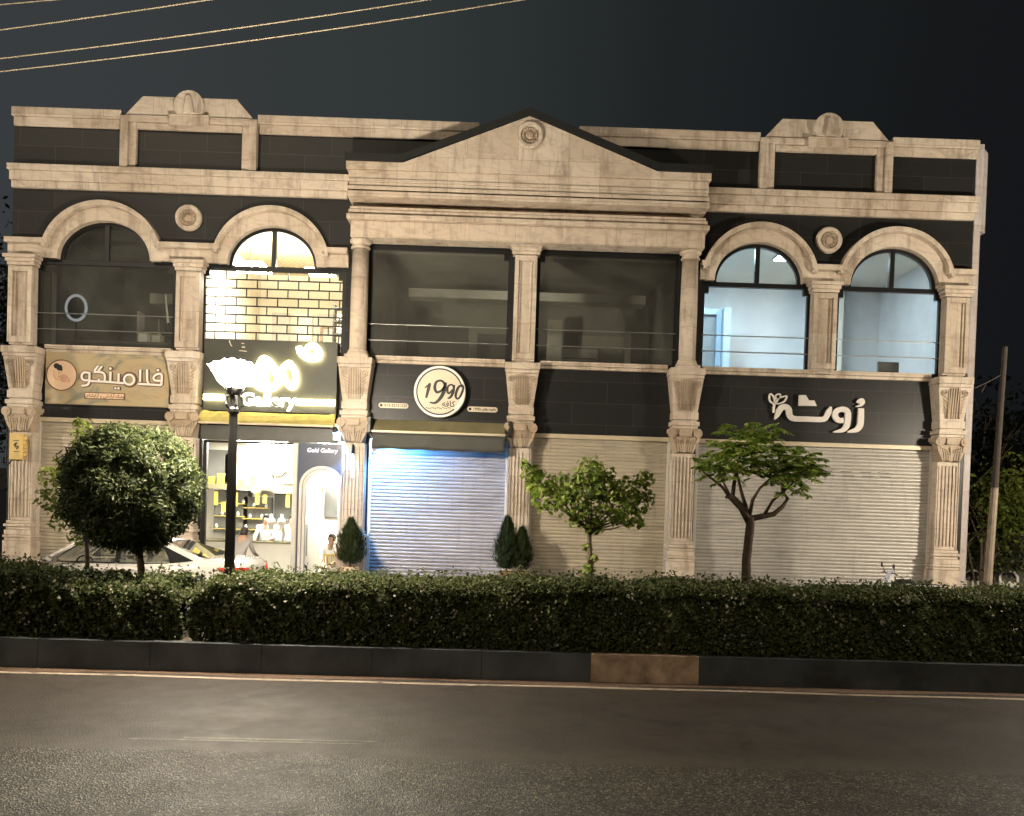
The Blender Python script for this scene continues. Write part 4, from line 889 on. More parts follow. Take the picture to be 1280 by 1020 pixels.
q = MB(); q.add([(-2.86,-.32,3.62),(-.10,-.32,3.62),(-.09,-.62,3.37),(-2.89,-.62,3.37),(-2.86,-.02,3.60),(-.10,-.02,3.60),(-.09,-.05,3.36),(-2.89,-.05,3.36)], [(0,1,2,3),(4,7,6,5),(0,4,5,1),(3,2,6,7),(0,3,7,4),(1,5,6,2)])
obj('cover', q, 'awning_olive', t_, .01); obj('front_bar', box(-2.91, -.07, -.68, -.60, 3.315, 3.366), 'cream_bar', t_, .01)
q = MB(); vs = []
for i in range(49):
    x = -2.89+i/48*2.80
    for j in range(5): vs.append((x, -.655-.012*sin(x*7+j)*(j/4), 3.312-.085*j-.006*sin(x*11)*(j==4)))
q.add(vs, [(i*5+j,(i+1)*5+j,(i+1)*5+j+1,i*5+j+1) for i in range(48) for j in range(4)]); vl = obj('valance', q, 'awning_dark', t_, 0, True); vl.modifiers.new('solid', 'SOLIDIFY').thickness = .008
for x in (-3.0, .02): obj('bracket', MB().box(x-.04, x+.04, -.45, -.03, 3.32, 3.66), 'dark_metal', t_, .01)
# ------------------------------------------------------------------ blue flood lights and small wall fittings
def flood(x, y, z, tx, ty, tz, label, power, ang):
    t_ = thing('flood_light', label, 'flood light', (x,y,z), 'blue flood lights on the brown pilaster')
    d = (Vector((tx,ty,tz))-Vector((x,y,z))).normalized(); p = Vector((x,y,z))
    obj('housing', MB().tube([p-d*.12, p-d*.02, p], [.035,.06,.065], 14), 'dark_metal', t_); obj('lens', MB().tube([p+d*.001, p+d*.006], [.055,.055], 14), 'blue_led', t_)
    obj('bracket', MB().tube([p-d*.06, (x,-.02,z+.02)], .012), 'dark_metal', t_)
    l = bpy.data.lights.new('flood_beam', 'SPOT'); l.energy = power; l.color = (.09,.38,1); l.spot_size = ang; l.spot_blend = .45; l.shadow_soft_size = .04
    lo = bpy.data.objects.new('flood_beam', l); C.objects.link(lo); lo.location = p+d*.03; lo.rotation_euler = d.to_track_quat('-Z','Y').to_euler()
    lo.parent = t_; lo.matrix_parent_inverse = pmat(t_).inverted()
flood(-2.93, -.34, 3.22, -1.9, .06, 1.8, 'blue flood light at the right of the pilaster capital, washing the cafe shutter', 1000, radians(112))
flood(-3.70, -.46, 3.30, -3.38, -.18, 1.7, 'blue flood light at the left of the pilaster capital beside the shop door', 260, radians(62))
t_ = thing('tube_lamp', 'small white glowing tube lamp hanging on the pilaster between shop and cafe', 'lamp', (-3.33,-.36,2.8)); obj('holder', MB().tube([(-3.34,-.33,3.06),(-3.34,-.36,2.86)], [.02,.035]), 'dark_metal', t_); obj('tube', MB().tube([(-3.335,-.36,2.855),(-3.335,-.36,2.35)], .016), 'white_tube', t_)
t_ = thing('meter_box', 'yellow metal utility box with a black symbol on the far left pilaster', 'meter box', (-10.5,-.4,2.8))
obj('case', box(-10.66, -10.36, -.42, -.293, 2.50, 3.06), 'meter_yellow', t_, .012); q = MB()
for k in range(5): q.box(-10.358, -10.31, -.40, -.31, 2.58+k*.09, 2.63+k*.09)
obj('cooling_fin', q, 'meter_yellow', t_); q = MB(); q.stroke([(-10.56,2.80),(-10.50,2.86),(-10.53,2.77),(-10.46,2.78),(-10.50,2.72)], .022, -.428, .006); q.box(-10.57,-10.45,-.427,-.4205,2.90,2.915); q.box(-10.56,-10.44,-.427,-.4205,2.66,2.675); obj('printed_mark', q, 'ink_black', t_)
obj('cable', MB().tube([(-10.62,-.36,2.5),(-10.66,-.38,2.42),(-10.74,-.36,2.38),(-10.79,-.30,2.5),(-10.80,-.25,3.1),(-10.79,-.3,3.7)], .018), 'cable_black', t_)

# ------------------------------------------------------------------ street lamps
def street_lamp(x, y, label):
    t_ = thing('street_lamp', label, 'street lamp', (x,y,G), 'street lamps along the hedge')
    q = MB(); q.lathe([(.15,0),(.15,.12),(.11,.2),(.11,.7),(.085,.78),(.075,1.2),(.068,2.4),(.06,3.55),(.085,3.58),(.085,3.62),(.06,3.65)], x, y, G, 'Z', 12); obj('pole', q, 'dark_metal', t_, 0, False)
    q = MB()
    for k in range(5):
        a = 2*pi*k/5+.3; c_, s_ = cos(a), sin(a)
        q.tube([(x+.05*c_,y+.05*s_,G+3.60),(x+.13*c_,y+.13*s_,G+3.68),(x+.11*c_,y+.11*s_,G+3.80),(x+.05*c_,y+.05*s_,G+3.84),(x+.12*c_,y+.12*s_,G+3.90)], [.016,.02,.02,.018,.02])
        q.tube([(x+.12*c_,y+.12*s_,G+3.88),(x+.17*c_,y+.17*s_,G+4.02),(x+.21*c_,y+.21*s_,G+4.12)], [.018,.014,.01])
    for k in range(10):
        a = 2*pi*k/10+.31; q.tube([(x+.11*cos(a),y+.11*sin(a),G+3.90),(x+.19*cos(a),y+.19*sin(a),G+4.0),(x+.25*cos(a),y+.25*sin(a),G+4.14)], [.016,.012,.006], 6)
    q.lathe([(.05,3.64),(.05,3.78),(.10,3.84),(.13,3.92),(.10,3.95)], x, y, G, 'Z', 14); obj('crown', q, 'dark_metal', t_)
    for k in range(5):
        a = 2*pi*k/5; c_, s_ = cos(a), sin(a); q = MB(); n = 14; prof = [(.03,0),(.065,.03),(.085,.10),(.10,.20),(.125,.30),(.135,.33)]; vs = []; fs = []
        ax = Vector((c_*.42, s_*.42, 1)).normalized(); e1 = ax.cross(Vector((0,0,1))).normalized(); e2 = ax.cross(e1); o_ = Vector((x+.13*c_, y+.13*s_, G+3.97))
        for r, h in prof:
            for i in range(n):
                b = 2*pi*i/n; hh = h+(.02*cos(5*b) if h > .28 else 0); vs.append(o_+ax*hh+r*(cos(b)*e1+sin(b)*e2))
        for j in range(len(prof)-1):
            for i in range(n): fs.append((j*n+i, j*n+(i+1)%n, (j+1)*n+(i+1)%n, (j+1)*n+i))
        fs.append(tuple(range(n-1,-1,-1))); q.add(vs, fs); obj('tulip_shade', q, 'lamp_glass', t_, 0, True)
    return t_
L1 = street_lamp(-4.0, -6.4, 'black street lamp post with glowing white tulip shades in front of the gold shop')
L2 = copy_tree(L1); L2.location.x = 12.4; L2['label'] = 'matching street lamp further right along the hedge, beyond the building end'
L3 = copy_tree(L1); L3.location.x = -17.5; L3['label'] = 'matching street lamp further left along the hedge, before the building starts'
# ------------------------------------------------------------------ overhead wires
for (z0, sl0, y, r), lb in zip(((9.0,.145,-4.0,.0105),(9.21,.15,-4.02,.0105),(9.68,.168,-4.04,.0105),(10.10,.12,-4.06,.009),(10.19,.16,-4.08,.008)),
        ('lowest overhead wire crossing the upper left sky','second lowest overhead wire crossing the upper left sky','middle overhead wire crossing the upper left sky','short thin overhead wire at the top left corner, lower one','topmost overhead wire at the top left corner')):
    pts = [(x, y, z0+sl0*(x+9)+.003*(x+9)**2) for x in np.linspace(-26, 22, 49)]
    tag(obj('overhead_wire', MB().tube(pts, r, 6), 'wire'), lb, 'wire', 'overhead wires')
# ------------------------------------------------------------------ foliage
def leaves(name, P, size, mat, parent=None, out=None, aspect=.5, jitter=.6, fold=.25):
    """P: n x 3 leaf positions; out: n x 3 rough outward directions; every leaf is a folded four point blade"""
    P = np.asarray(P, float); n = len(P); r = rng.normal(size=(n,3))
    nrm = r if out is None else np.asarray(out)*(1-jitter)+r*jitter*.7
    nrm /= np.linalg.norm(nrm, axis=1, keepdims=True)+1e-9
    a = np.cross(nrm, rng.normal(size=(n,3))); a /= np.linalg.norm(a, axis=1, keepdims=True)+1e-9
    b = np.cross(nrm, a); L = (size*rng.uniform(.6,1.3,n))[:,None]
    V_ = np.empty((n,4,3)); V_[:,0] = P-a*L*.5; V_[:,1] = P+b*L*aspect*.5-nrm*L*fold*.3; V_[:,2] = P+a*L*.5; V_[:,3] = P-b*L*aspect*.5-nrm*L*fold*.3
    return blades(name, V_, mat, parent)
def blades(name, V_, mat, parent=None):
    n = len(V_); me = bpy.data.meshes.new(name); me.vertices.add(4*n); me.vertices.foreach_set('co', V_.reshape(-1))
    idx = (np.arange(n)[:,None]*4+np.array([0,1,2,0,2,3])).reshape(-1); me.loops.add(6*n); me.loops.foreach_set('vertex_index', idx.astype(np.int32))
    me.polygons.add(2*n); me.polygons.foreach_set('loop_start', (np.arange(2*n)*3).astype(np.int32)); me.polygons.foreach_set('loop_total', np.full(2*n, 3, np.int32))
    me.update(calc_edges=True); me.validate(); me.materials.append(MATS[mat])
    o = bpy.data.objects.new(name, me); C.objects.link(o)
    if parent: o.parent = parent; o.matrix_parent_inverse = pmat(parent).inverted()
    return o
def vnoise(x, y, z, s=1.0):
    return (np.sin(x*2.1*s+1.3*np.sin(y*1.7*s+z))+np.sin(x*4.7*s+2.0*np.sin(z*3.1*s)+1.1)+.7*np.sin(x*9.3*s+z*7.1*s+y*5*s))/2.7
# hedge: leafy front, lumpy top, twigs inside
def hedge(x0, x1, top, label, nf, nt):
    t_ = thing('hedge', label, 'hedge', ((x0+x1)/2,-6.4,-.12), 'clipped hedges on the median')
    fy = lambda x: ky(x)+.20
    edge = lambda x: np.minimum(1, np.minimum((x-x0), (x1-x))/.35+.15)
    tz = lambda x, y: (np.vectorize(top)(x)+.05*vnoise(x,y,0,1.1)+.04*vnoise(x,y,2,2.9))*1.0-(1-edge(x))*.22
    x = rng.uniform(x0, x1, nf); v = rng.uniform(0, 1, nf)**.9; z = -.10+(tz(x, -7.)+.10)*v
    bul = .12*vnoise(x, 0, z, 1.6)+.07*vnoise(x, 1, z, 4.1); y = fy(x)+.10-bul-.05*np.sin(pi*v)+np.abs(rng.normal(0,.07,nf))+.30*(np.maximum(0,v-.72)/.28)**2
    out = np.stack([rng.normal(0,.2,nf), -np.ones(nf), np.full(nf,.35)], 1); A = np.stack([x,y,z],1)
    x2 = rng.uniform(x0, x1, nt); u = rng.uniform(0,1,nt)**1.25; y2 = fy(x2)+.05+u*(-5.72-fy(x2)); z2 = tz(x2,y2)-.10*np.exp(-((y2-fy(x2))/.16)**2)-np.abs(rng.normal(0,.045,nt))+(rng.random(nt)<.10)*rng.uniform(0,.15,nt)
    out2 = np.stack([rng.normal(0,.25,nt), np.full(nt,-.15), np.ones(nt)],1); A2 = np.stack([x2,y2,z2],1)
    leaves('foliage', np.vstack([A,A2]), .062, 'hedge_leaf', t_, np.vstack([out,out2]), .6, .6)
    ns = int((x1-x0)*7); sv = []
    for k in range(ns):
        xa = rng.uniform(x0+.1,x1-.1); ya = fy(xa)+rng.uniform(.1,1.1); za = float(tz(xa,ya))-.08; dx, dy = rng.normal(0,.35,2); hh = rng.uniform(.10,.24)
        for j in range(9): f_ = j/8; sv.append((xa+dx*hh*f_+rng.normal(0,.014), ya+dy*hh*f_+rng.normal(0,.014), za+hh*f_))
    leaves('shoots', np.array(sv), .06, 'hedge_leaf', t_, None, .5)
    nb = int(nf*.013); x = rng.uniform(x0, x1, nb*3); v = rng.uniform(.12,1,nb*3)
    cl = vnoise(x, 3, v*2, 2.2) > .12; x = x[cl][:nb]; v = v[cl][:nb]; z = -.10+(tz(x,-7.)+.12)*v; y = fy(x)+.02-.09*vnoise(x,0,z,1.8)
    bl = leaves('glint_leaves', np.stack([x,y,z],1), .047, 'blossom', t_, np.tile([0,-1,.4],(len(x),1)), .8, .5); kind(bl, 'stuff')  # pale flecks: glints of lit leaves put into the colour
    q = MB(); xs_ = np.arange(x0+.15, x1-.1, .17)
    for xa in xs_:
        for k in range(3):
            ya = random.uniform(fy(xa)+.28, -5.85); q.tube([(xa,ya,-.12),(xa+random.uniform(-.08,.08),ya+random.uniform(-.06,.06),.25),(xa+random.uniform(-.15,.15),ya+random.uniform(-.1,.1),.68)], [.014,.010,.005], 5)
    obj('twigs', q, 'bark', t_)
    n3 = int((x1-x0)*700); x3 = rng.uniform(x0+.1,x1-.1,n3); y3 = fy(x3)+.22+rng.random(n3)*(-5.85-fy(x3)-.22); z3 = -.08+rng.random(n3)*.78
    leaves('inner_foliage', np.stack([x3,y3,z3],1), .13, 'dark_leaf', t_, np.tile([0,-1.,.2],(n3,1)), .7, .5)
    return t_
hedge(-12.2, -4.42, lambda x: (.84+.02*sin(x*1.1)-.17*min(1,max(0,(x+7.4)/1.6))), 'left clipped hedge section ending at the small gap beside the lamp post', 34000, 26000)
hedge(-4.30, 12.2, lambda x: .775+.008*(x+4)+.02*sin(x*.9), 'long clipped hedge running right from the small gap beside the lamp post', 68000, 56000)
def branch(pts, r0, r1, n=8):
    q = MB(); m = len(pts); q.tube(pts, [r0+(r1-r0)*i/(m-1) for i in range(m)], n); return q
def clump_tree(name, label, cat, base, trunk, tr, blobs, per, leaf, mat, bark, aspect=.5, group=None, limbs=True, shell=.55, drop=.0):
    t_ = thing(name, label, cat, base, group)
    q = MB(); q.tube(trunk, [tr[0]+(tr[1]-tr[0])*i/(len(trunk)-1) for i in range(len(trunk))], 10); tk = obj('trunk', q, bark, t_, 0, True)
    top = Vector(trunk[-1]); fork = Vector(trunk[-2]).lerp(top, .6)
    q = MB()
    if limbs:
        for (cx, cy, cz, r) in blobs:
            c = Vector((cx,cy,cz)); mid = fork.lerp(c, .5)+Vector((random.uniform(-.08,.08),random.uniform(-.08,.08),-.05)); q.tube([fork, mid, c], [tr[1]*.6, tr[1]*.35, tr[1]*.12], 6)
            for k in range(3): q.tube([mid.lerp(c,.5), c+Vector((random.uniform(-1,1),random.uniform(-1,1),random.uniform(-.3,1)))*r*.8], [tr[1]*.16, tr[1]*.06], 5)
        obj('limbs', q, bark, t_, 0, True)
    P = []; O = []
    for (cx, cy, cz, r) in blobs:
        n = int(per*(r/.4)**2); d = rng.normal(size=(n,3)); d /= np.linalg.norm(d,axis=1,keepdims=True)
        rr = r*(shell+(1-shell)*rng.random(n)**.6)*(1+.22*vnoise(d[:,0]*3,d[:,1]*3,d[:,2]*3,1.2)); p = np.array([cx,cy,cz])+d*rr[:,None]*np.array([1,1,.85]); P.append(p); O.append(d+np.array([0,0,.35]))
    leaves('crown', np.vstack(P), leaf, mat, t_, np.vstack(O), aspect, .5)
    return t_
# round clipped dark tree by the car
C0 = np.array([-5.62,-6.0,1.98]); bl = []
for k in range(190):
    d = rng.normal(size=3); d /= np.linalg.norm(d); e_ = np.array([1.0,.92,.95])
    p = C0+d*e_*(.82+.10*rng.random()); bl.append((*p, rng.uniform(.16,.25)))
clump_tree('round_tree', 'round clipped dark green tree in front of the parked car', 'tree', (-5.42,-6.0,-.12), [(-5.38,-6.0,-.12),(-5.42,-6.0,.6),(-5.48,-6.0,1.0),(-5.62,-6.0,1.7)], (.062,.045), bl+[(*C0,.6)], 900, .085, 'round_leaf', 'bark', .34, None, False, .25)
# loose pale tree just behind it on the left
clump_tree('slender_tree', 'loose lime green tree showing left of and behind the round dark tree', 'tree', (-6.9,-4.7,G), [(-6.85,-4.7,G),(-6.88,-4.7,.8),(-6.95,-4.7,1.8),(-7.0,-4.7,2.4)], (.04,.025),
    [(-7.02,-4.7,2.92,.22),(-6.95,-4.6,2.6,.28),(-7.2,-4.7,2.25,.28),(-7.45,-4.8,2.12,.24),(-7.55,-4.7,1.75,.22),(-7.25,-4.7,1.6,.28),(-7.05,-4.6,1.15,.22),(-6.9,-4.7,1.9,.3),(-7.4,-4.6,1.4,.2)], 330, .095, 'lime_leaf', 'bark', .5)
# wide maple like tree in the middle
clump_tree('broad_tree', 'small bushy tree with a wide uneven green crown and leafy trunk before the cream shutter', 'tree', (1.27,-6.1,-.12), [(1.27,-6.1,-.12),(1.29,-6.1,.9),(1.25,-6.1,1.3),(1.23,-6.1,1.75)], (.05,.035),
    [(.36,-6.1,2.38,.18),(.50,-6.0,2.22,.24),(.62,-6.2,2.02,.27),(.88,-6.0,2.20,.30),(1.0,-6.3,1.95,.30),(1.22,-6.1,2.45,.26),(1.25,-6.1,2.2,.32),(1.15,-5.9,1.78,.24),(1.5,-6.0,2.18,.28),(1.55,-6.3,1.92,.30),(1.83,-6.1,2.18,.26),(2.02,-6.1,2.36,.16),(1.98,-6.0,1.98,.22),(1.78,-6.2,1.82,.22),(1.3,-6.2,1.62,.16),(1.95,-6.1,1.72,.12),(2.15,-6.0,2.1,.12),(.27,-6.1,2.52,.10),(1.45,-6.1,2.42,.16),
     (1.30,-6.1,1.15,.10),(1.22,-6.1,1.32,.09),(1.24,-6.1,.98,.12)], 400, .085, 'maple_leaf', 'bark_pale', .75)
# pruned tree with feathery leaves
t_ = thing('pinnate_tree', 'pruned forked brown tree with feathery bright leaves before the grey shutter', 'tree', (3.63,-6.1,-.12))
tk = obj('trunk', MB().tube([(3.63,-6.1,-.12),(3.62,-6.1,.6),(3.60,-6.1,1.2),(3.64,-6.1,1.72),(3.62,-6.1,1.84)], [.085,.078,.068,.066,.07], 12), 'bark', t_, 0, True)
q = MB()
for pts, r0, r1 in (([(3.62,-6.1,1.78),(3.50,-6.12,1.98),(3.38,-6.1,2.10),(3.32,-6.08,2.16)],.062,.05),([(3.33,-6.1,2.12),(3.20,-6.1,2.28),(3.0,-6.15,2.42),(2.87,-6.2,2.50)],.028,.012),([(3.35,-6.05,2.12),(3.24,-6.0,2.35),(3.18,-5.9,2.55)],.022,.01),
        ([(3.36,-6.1,2.14),(3.38,-6.1,2.40),(3.42,-6.1,2.62),(3.47,-6.1,2.85)],.034,.016),([(3.60,-6.1,1.9),(3.52,-6.0,2.20),(3.45,-5.9,2.55),(3.42,-5.9,2.7)],.032,.012),([(3.62,-6.1,1.84),(3.63,-6.2,2.1),(3.72,-6.25,2.28),(3.95,-6.3,2.52)],.034,.013),
        ([(3.56,-6.15,2.0),(3.44,-6.2,2.25),(3.40,-6.2,2.45)],.02,.01),([(3.63,-6.1,1.82),(3.80,-6.1,1.86),(3.98,-6.1,1.90),(4.12,-6.08,2.02),(4.20,-6.05,2.14),(4.13,-6.0,2.26),(4.12,-6.0,2.45)],.048,.02),([(3.84,-6.1,1.88),(3.93,-6.2,2.1),(4.10,-6.25,2.27),(4.32,-6.3,2.5)],.027,.012),([(4.13,-6.0,2.26),(4.3,-5.9,2.45),(4.5,-5.9,2.6)],.02,.01),
        ([(3.34,-6.1,2.14),(3.25,-6.1,2.13)],.03,.02)):
    q.tube(pts, [r0+(r1-r0)*i/(len(pts)-1) for i in range(len(pts))], 8)
obj('limbs', q, 'bark', t_, 0, True)
V_ = []
cl = [(3.06,2.62,.12,20),(3.24,2.70,.11,18),(3.30,2.52,.09,8),(3.42,2.86,.12,18),(3.60,3.00,.13,26),(3.80,2.98,.11,14),(3.55,2.76,.12,14),(3.98,2.66,.13,20),(4.20,2.72,.12,20),(4.38,2.62,.11,18),(4.28,2.48,.11,14),(4.02,2.44,.10,10),(4.48,2.54,.08,8),(3.74,2.44,.08,5),(3.76,2.74,.10,10)]
for cx, cz, r, n in cl:
    for k in range(int(n*1.2)):
        p = np.array([cx,-6.1,cz])+rng.normal(size=3)*np.array([r,.2,r]); az = rng.uniform(0,2*pi); dr = np.array([cos(az)*.8+(cx-3.62)*.35, sin(az)*.8, rng.uniform(-.1,.7)]); dr /= np.linalg.norm(dr)
        Lr = rng.uniform(.20,.32); sd = np.cross(dr,[0,0,1]); sd /= np.linalg.norm(sd)
        for j in range(8):
            s_ = .15+.85*j/7; c = p+dr*Lr*s_+np.array([0,0,-.16*s_*s_*Lr*2])
            for sg in (-1,1):
                ld = sd*sg*.92+dr*.35+np.array([0,-.3,-.6])+rng.normal(0,.18,3); ld /= np.linalg.norm(ld); w_ = dr*.027; l_ = .115*(1-.35*abs(s_-.5)*2)*rng.uniform(.85,1.15)
                V_.append([c, c+ld*l_*.45+w_, c+ld*l_, c+ld*l_*.45-w_])
blades('crown', np.array(V_), 'pinnate_leaf', t_)
# potted conifers on the pavement
def conifer(x, y, h, r, label, pot_mat, group='potted conifers in front of the shutters'):
    t_ = thing('potted_conifer', label, 'potted plant', (x,y,PAVE), group); pz = PAVE+.80
    q = MB(); pr = .17; q.lathe([(pr*.75,.0),(pr,.72),(pr*1.08,.72),(pr*1.08,.79),(pr*.9,.79),(pr*.88,.76)], x, y, PAVE, 'Z', 20); p_ = obj('pot', q, pot_mat, t_); obj('soil', MB().lathe([(pr*.87,.755),(pr*.5,.765)], x, y, PAVE, 'Z', 16), 'soil', p_)
    obj('stem', MB().tube([(x,y,pz-.04),(x,y,pz+.15)], .018), 'bark', t_)
    n = 5200; v = rng.random(n)**.85; a = rng.uniform(0,2*pi,n); prof = np.interp(v,[0,.12,.3,.6,.85,1],[.55,.9,1,.72,.34,.03])*(1+.20*np.sin(a*4+v*11+x*3)+.15*np.sin(a*9-v*19)+.10*np.sin(a*17+v*31)); rr = r*prof*rng.uniform(.55,1.05,n)
    P = np.stack([x+rr*np.cos(a), y+rr*np.sin(a), pz+.03+h*v],1); up_ = np.stack([np.cos(a)*.4,np.sin(a)*.4,np.ones(n)],1)
    w_ = np.stack([-np.sin(a),np.cos(a),np.zeros(n)],1)*(.011*rng.uniform(.6,1.5,n))[:,None]; ud = up_/np.linalg.norm(up_,axis=1,keepdims=True)*(.095*rng.uniform(.5,1.5,n))[:,None]+rng.normal(0,.018,(n,3))
    blades('foliage', np.stack([P,P+ud*.5+w_,P+ud,P+ud*.5-w_],1), 'conifer_leaf', t_)
conifer(-3.22, -.95, .88, .30, 'conical conifer in a square clay pot at the foot of the shop and cafe pilaster', 'pot_clay')
conifer(.03, -.95, 1.02, .26, 'taller of two conical conifers standing together left of the cream shutter', 'furniture_wood')
conifer(.34, -.9, .80, .21, 'shorter of two conical conifers standing together left of the cream shutter', 'furniture_wood')

# ------------------------------------------------------------------ parked car (faces left)
CX, CY, CW = -9.04, -2.45, .86
car = thing('parked_car', 'pale sedan parked behind the hedge and round tree, rear towards the lamp post', 'car', (-6.8,CY,G))
st = [(.0,.62,.70),(.05,.74,.80),(.25,.86,.83),(.7,.97,.85),(1.1,1.03,.86),(1.6,1.05,.86),(2.2,1.07,.86),(2.9,1.09,.86),(3.3,1.13,.86),(3.6,1.18,.855),(3.9,1.175,.84),(4.15,1.14,.82),(4.28,1.09,.79),(4.34,.96,.77)]
q = MB(); vs = []; npt = 0
for s_, zb, hw in st:
    half = [(hw*.86,.17),(hw*.98,.30),(hw,.55),(hw*.99,zb-.20),(hw*.955,zb-.05),(hw*.90,zb),(hw*.5,zb+.018),(0,zb+.024)]
    ring = [(CX+s_, CY-y, G+z) for y, z in half]+[(CX+s_, CY+y, G+z) for y, z in half[-2::-1]]; npt = len(ring); vs += ring
fs = [(i*npt+k, (i+1)*npt+k, (i+1)*npt+(k+1)%npt, i*npt+(k+1)%npt) for i in range(len(st)-1) for k in range(npt)]+[tuple(range(npt)), tuple((len(st)-1)*npt+k for k in range(npt-1,-1,-1))]
q.add(vs, fs); body = obj('body', q, 'car_paint', car, 0, True); sb = body.modifiers.new('sub','SUBSURF'); sb.levels = 1; sb.render_levels = 2
def sp_(s_, z, sg, off=0): return (CX+s_, CY+sg*(.765-(z-1.07)/.40*.19+off), G+z)
def side_poly(pts, sg, th, off=0):
    n = len(pts); a = [sp_(s_,z,sg,off) for s_,z in pts]; b = [sp_(s_,z,sg,off-th) for s_,z in pts]; return MB().add(a+b, [tuple(range(n)),tuple(range(2*n-1,n-1,-1))]+[(i,i+n,(i+1)%n+n,(i+1)%n) for i in range(n)])
# roof skin
rf = [(1.22,1.43,.56),(1.5,1.475,.575),(1.95,1.50,.58),(2.4,1.495,.575),(2.8,1.45,.555)]; vs = []
for s_, z, hw in rf:
    for y, dz in ((-hw-.02,-.05),(-hw,-.012),(-hw*.6,.012),(0,.02),(hw*.6,.012),(hw,-.012),(hw+.02,-.05)): vs.append((CX+s_,CY+y,G+z+dz))
q = MB().add(vs, [(i*7+k,i*7+k+1,(i+1)*7+k+1,(i+1)*7+k) for i in range(len(rf)-1) for k in range(6)]); ro = obj('roof', q, 'car_paint', car, 0, True); ro.modifiers.new('solid','SOLIDIFY').thickness = .02
for sg in (-1, 1):
    q = MB()
    q.tube([sp_(.60,1.04,sg),sp_(.95,1.25,sg),sp_(1.24,1.42,sg)], .038, 8); obj('front_pillar', q, 'car_paint', car, 0, True)
    obj('middle_pillar', side_poly([(1.93,1.06),(2.02,1.06),(2.0,1.45),(1.93,1.45)], sg, .04), 'car_black', car)
    cpl = side_poly([(2.62,1.46),(2.80,1.455),(3.15,1.31),(3.55,1.16),(3.80,1.09),(3.30,1.07),(3.42,1.115),(3.0,1.29),(2.80,1.38)], sg, .06, .012); obj('rear_pillar', cpl, 'car_paint', car)
    obj('quarter_trim', side_poly([(2.66,1.40),(2.80,1.375),(3.0,1.285),(3.40,1.118),(2.94,1.075),(2.90,1.22),(2.80,1.33)], sg, .02, .016), 'car_black', car)
    for nm, pts in (('front_window',[(.80,1.055),(1.10,1.28),(1.27,1.41),(1.93,1.44),(1.95,1.06)]),('rear_window',[(2.02,1.06),(2.0,1.44),(2.6,1.40),(2.80,1.33),(2.90,1.2),(2.93,1.07)])):
        w_ = obj(nm, side_poly(pts, sg, .006, .006), 'car_glass', car)
        fr = MB(); pp = [sp_(s_,z,sg,.010) for s_,z in pts]; fr.tube(pp+[pp[0]], .011, 6); obj('window_seal', fr, 'car_black', w_)
    dl_ = MB()
    for s_ in (1.0,1.97,2.95): dl_.tube([(CX+s_,CY+sg*.862,G+.35),(CX+s_,CY+sg*.866,G+.6),(CX+s_+.01,CY+sg*.858,G+.86),(CX+s_+.02,CY+sg*.80,G+1.05)], .004, 4)
    obj('door_seam', dl_, 'car_black', car)
    for s_ in (1.72,2.68): obj('door_handle', MB().box(CX+s_, CX+s_+.17, CY+sg*.868-.012, CY+sg*.868+.012, G+.90, G+.93), 'car_paint', car, .006)
    q = MB(); q.lathe([(.02,-.10),(.075,-.07),(.085,.0),(.08,.05),(.02,.06)], CX+.86, CY+sg*.93, G+1.10, 'Y', 12); mi = obj('wing_mirror', q, 'car_paint', car, 0, True)
    obj('mirror_glass', box(CX+.93, CX+.945, CY+sg*.93-.08, CY+sg*.93+.05, G+1.04, G+1.16), 'alloy', mi)
    q = MB(); q.add([(CX+3.82,CY+sg*.872,G+1.03),(CX+4.25,CY+sg*.84,G+1.05),(CX+4.345,CY+sg*.60,G+1.03),(CX+4.375,CY+sg*.55,G+.86),(CX+4.32,CY+sg*.80,G+.86),(CX+4.1,CY+sg*.87,G+.92),
        (CX+3.9,CY+sg*.80,G+.93),(CX+4.2,CY+sg*.76,G+.98),(CX+4.28,CY+sg*.58,G+.98),(CX+4.28,CY+sg*.55,G+.82),(CX+4.2,CY+sg*.76,G+.80),(CX+4.08,CY+sg*.80,G+.84)], [(0,1,2,3,4,5),(11,10,9,8,7,6)]+[(i,i+6,(i+1)%6+6,(i+1)%6) for i in range(6)])
    obj('tail_light', q, 'tail_red', car); obj('headlight', MB().add([(CX+.0,CY+sg*.45,G+.66),(CX+.03,CY+sg*.72,G+.70),(CX+.25,CY+sg*.80,G+.78),(CX+.06,CY+sg*.72,G+.82),(CX-.01,CY+sg*.45,G+.76)], [(0,1,2,3,4)]), 'lamp_lens', car)
    for s_ in (.82, 3.42):
        q = MB(); q.lathe([(.20,-.09),(.30,-.085),(.32,-.05),(.32,.05),(.30,.085),(.20,.09)], CX+s_, CY+sg*.80, G+.32, 'Y', 28); wh = obj('wheel', q, 'rubber', car, 0, True)
        q = MB(); q.lathe([(.205,-.06),(.205,.06)], CX+s_, CY+sg*.80, G+.32, 'Y', 24)
        for k in range(5): a = 2*pi*k/5; q.tube([(CX+s_,CY+sg*.895,G+.32),(CX+s_+.19*cos(a),CY+sg*.885,G+.32+.19*sin(a))], .022, 6)
        obj('rim', q, 'alloy', wh)
ws = [(CX+.58,CY-.70,G+1.05),(CX+.58,CY+.70,G+1.05),(CX+1.21,CY+.55,G+1.415),(CX+1.21,CY-.55,G+1.415)]; obj('windscreen', MB().add(ws, [(0,1,2,3)]), 'car_glass', car)
ws = [(CX+3.60,CY-.66,G+1.20),(CX+3.60,CY+.66,G+1.20),(CX+2.82,CY+.54,G+1.445),(CX+2.82,CY-.54,G+1.445)]; rw = obj('rear_screen', MB().add(ws, [(0,1,2,3)]), 'car_glass', car)
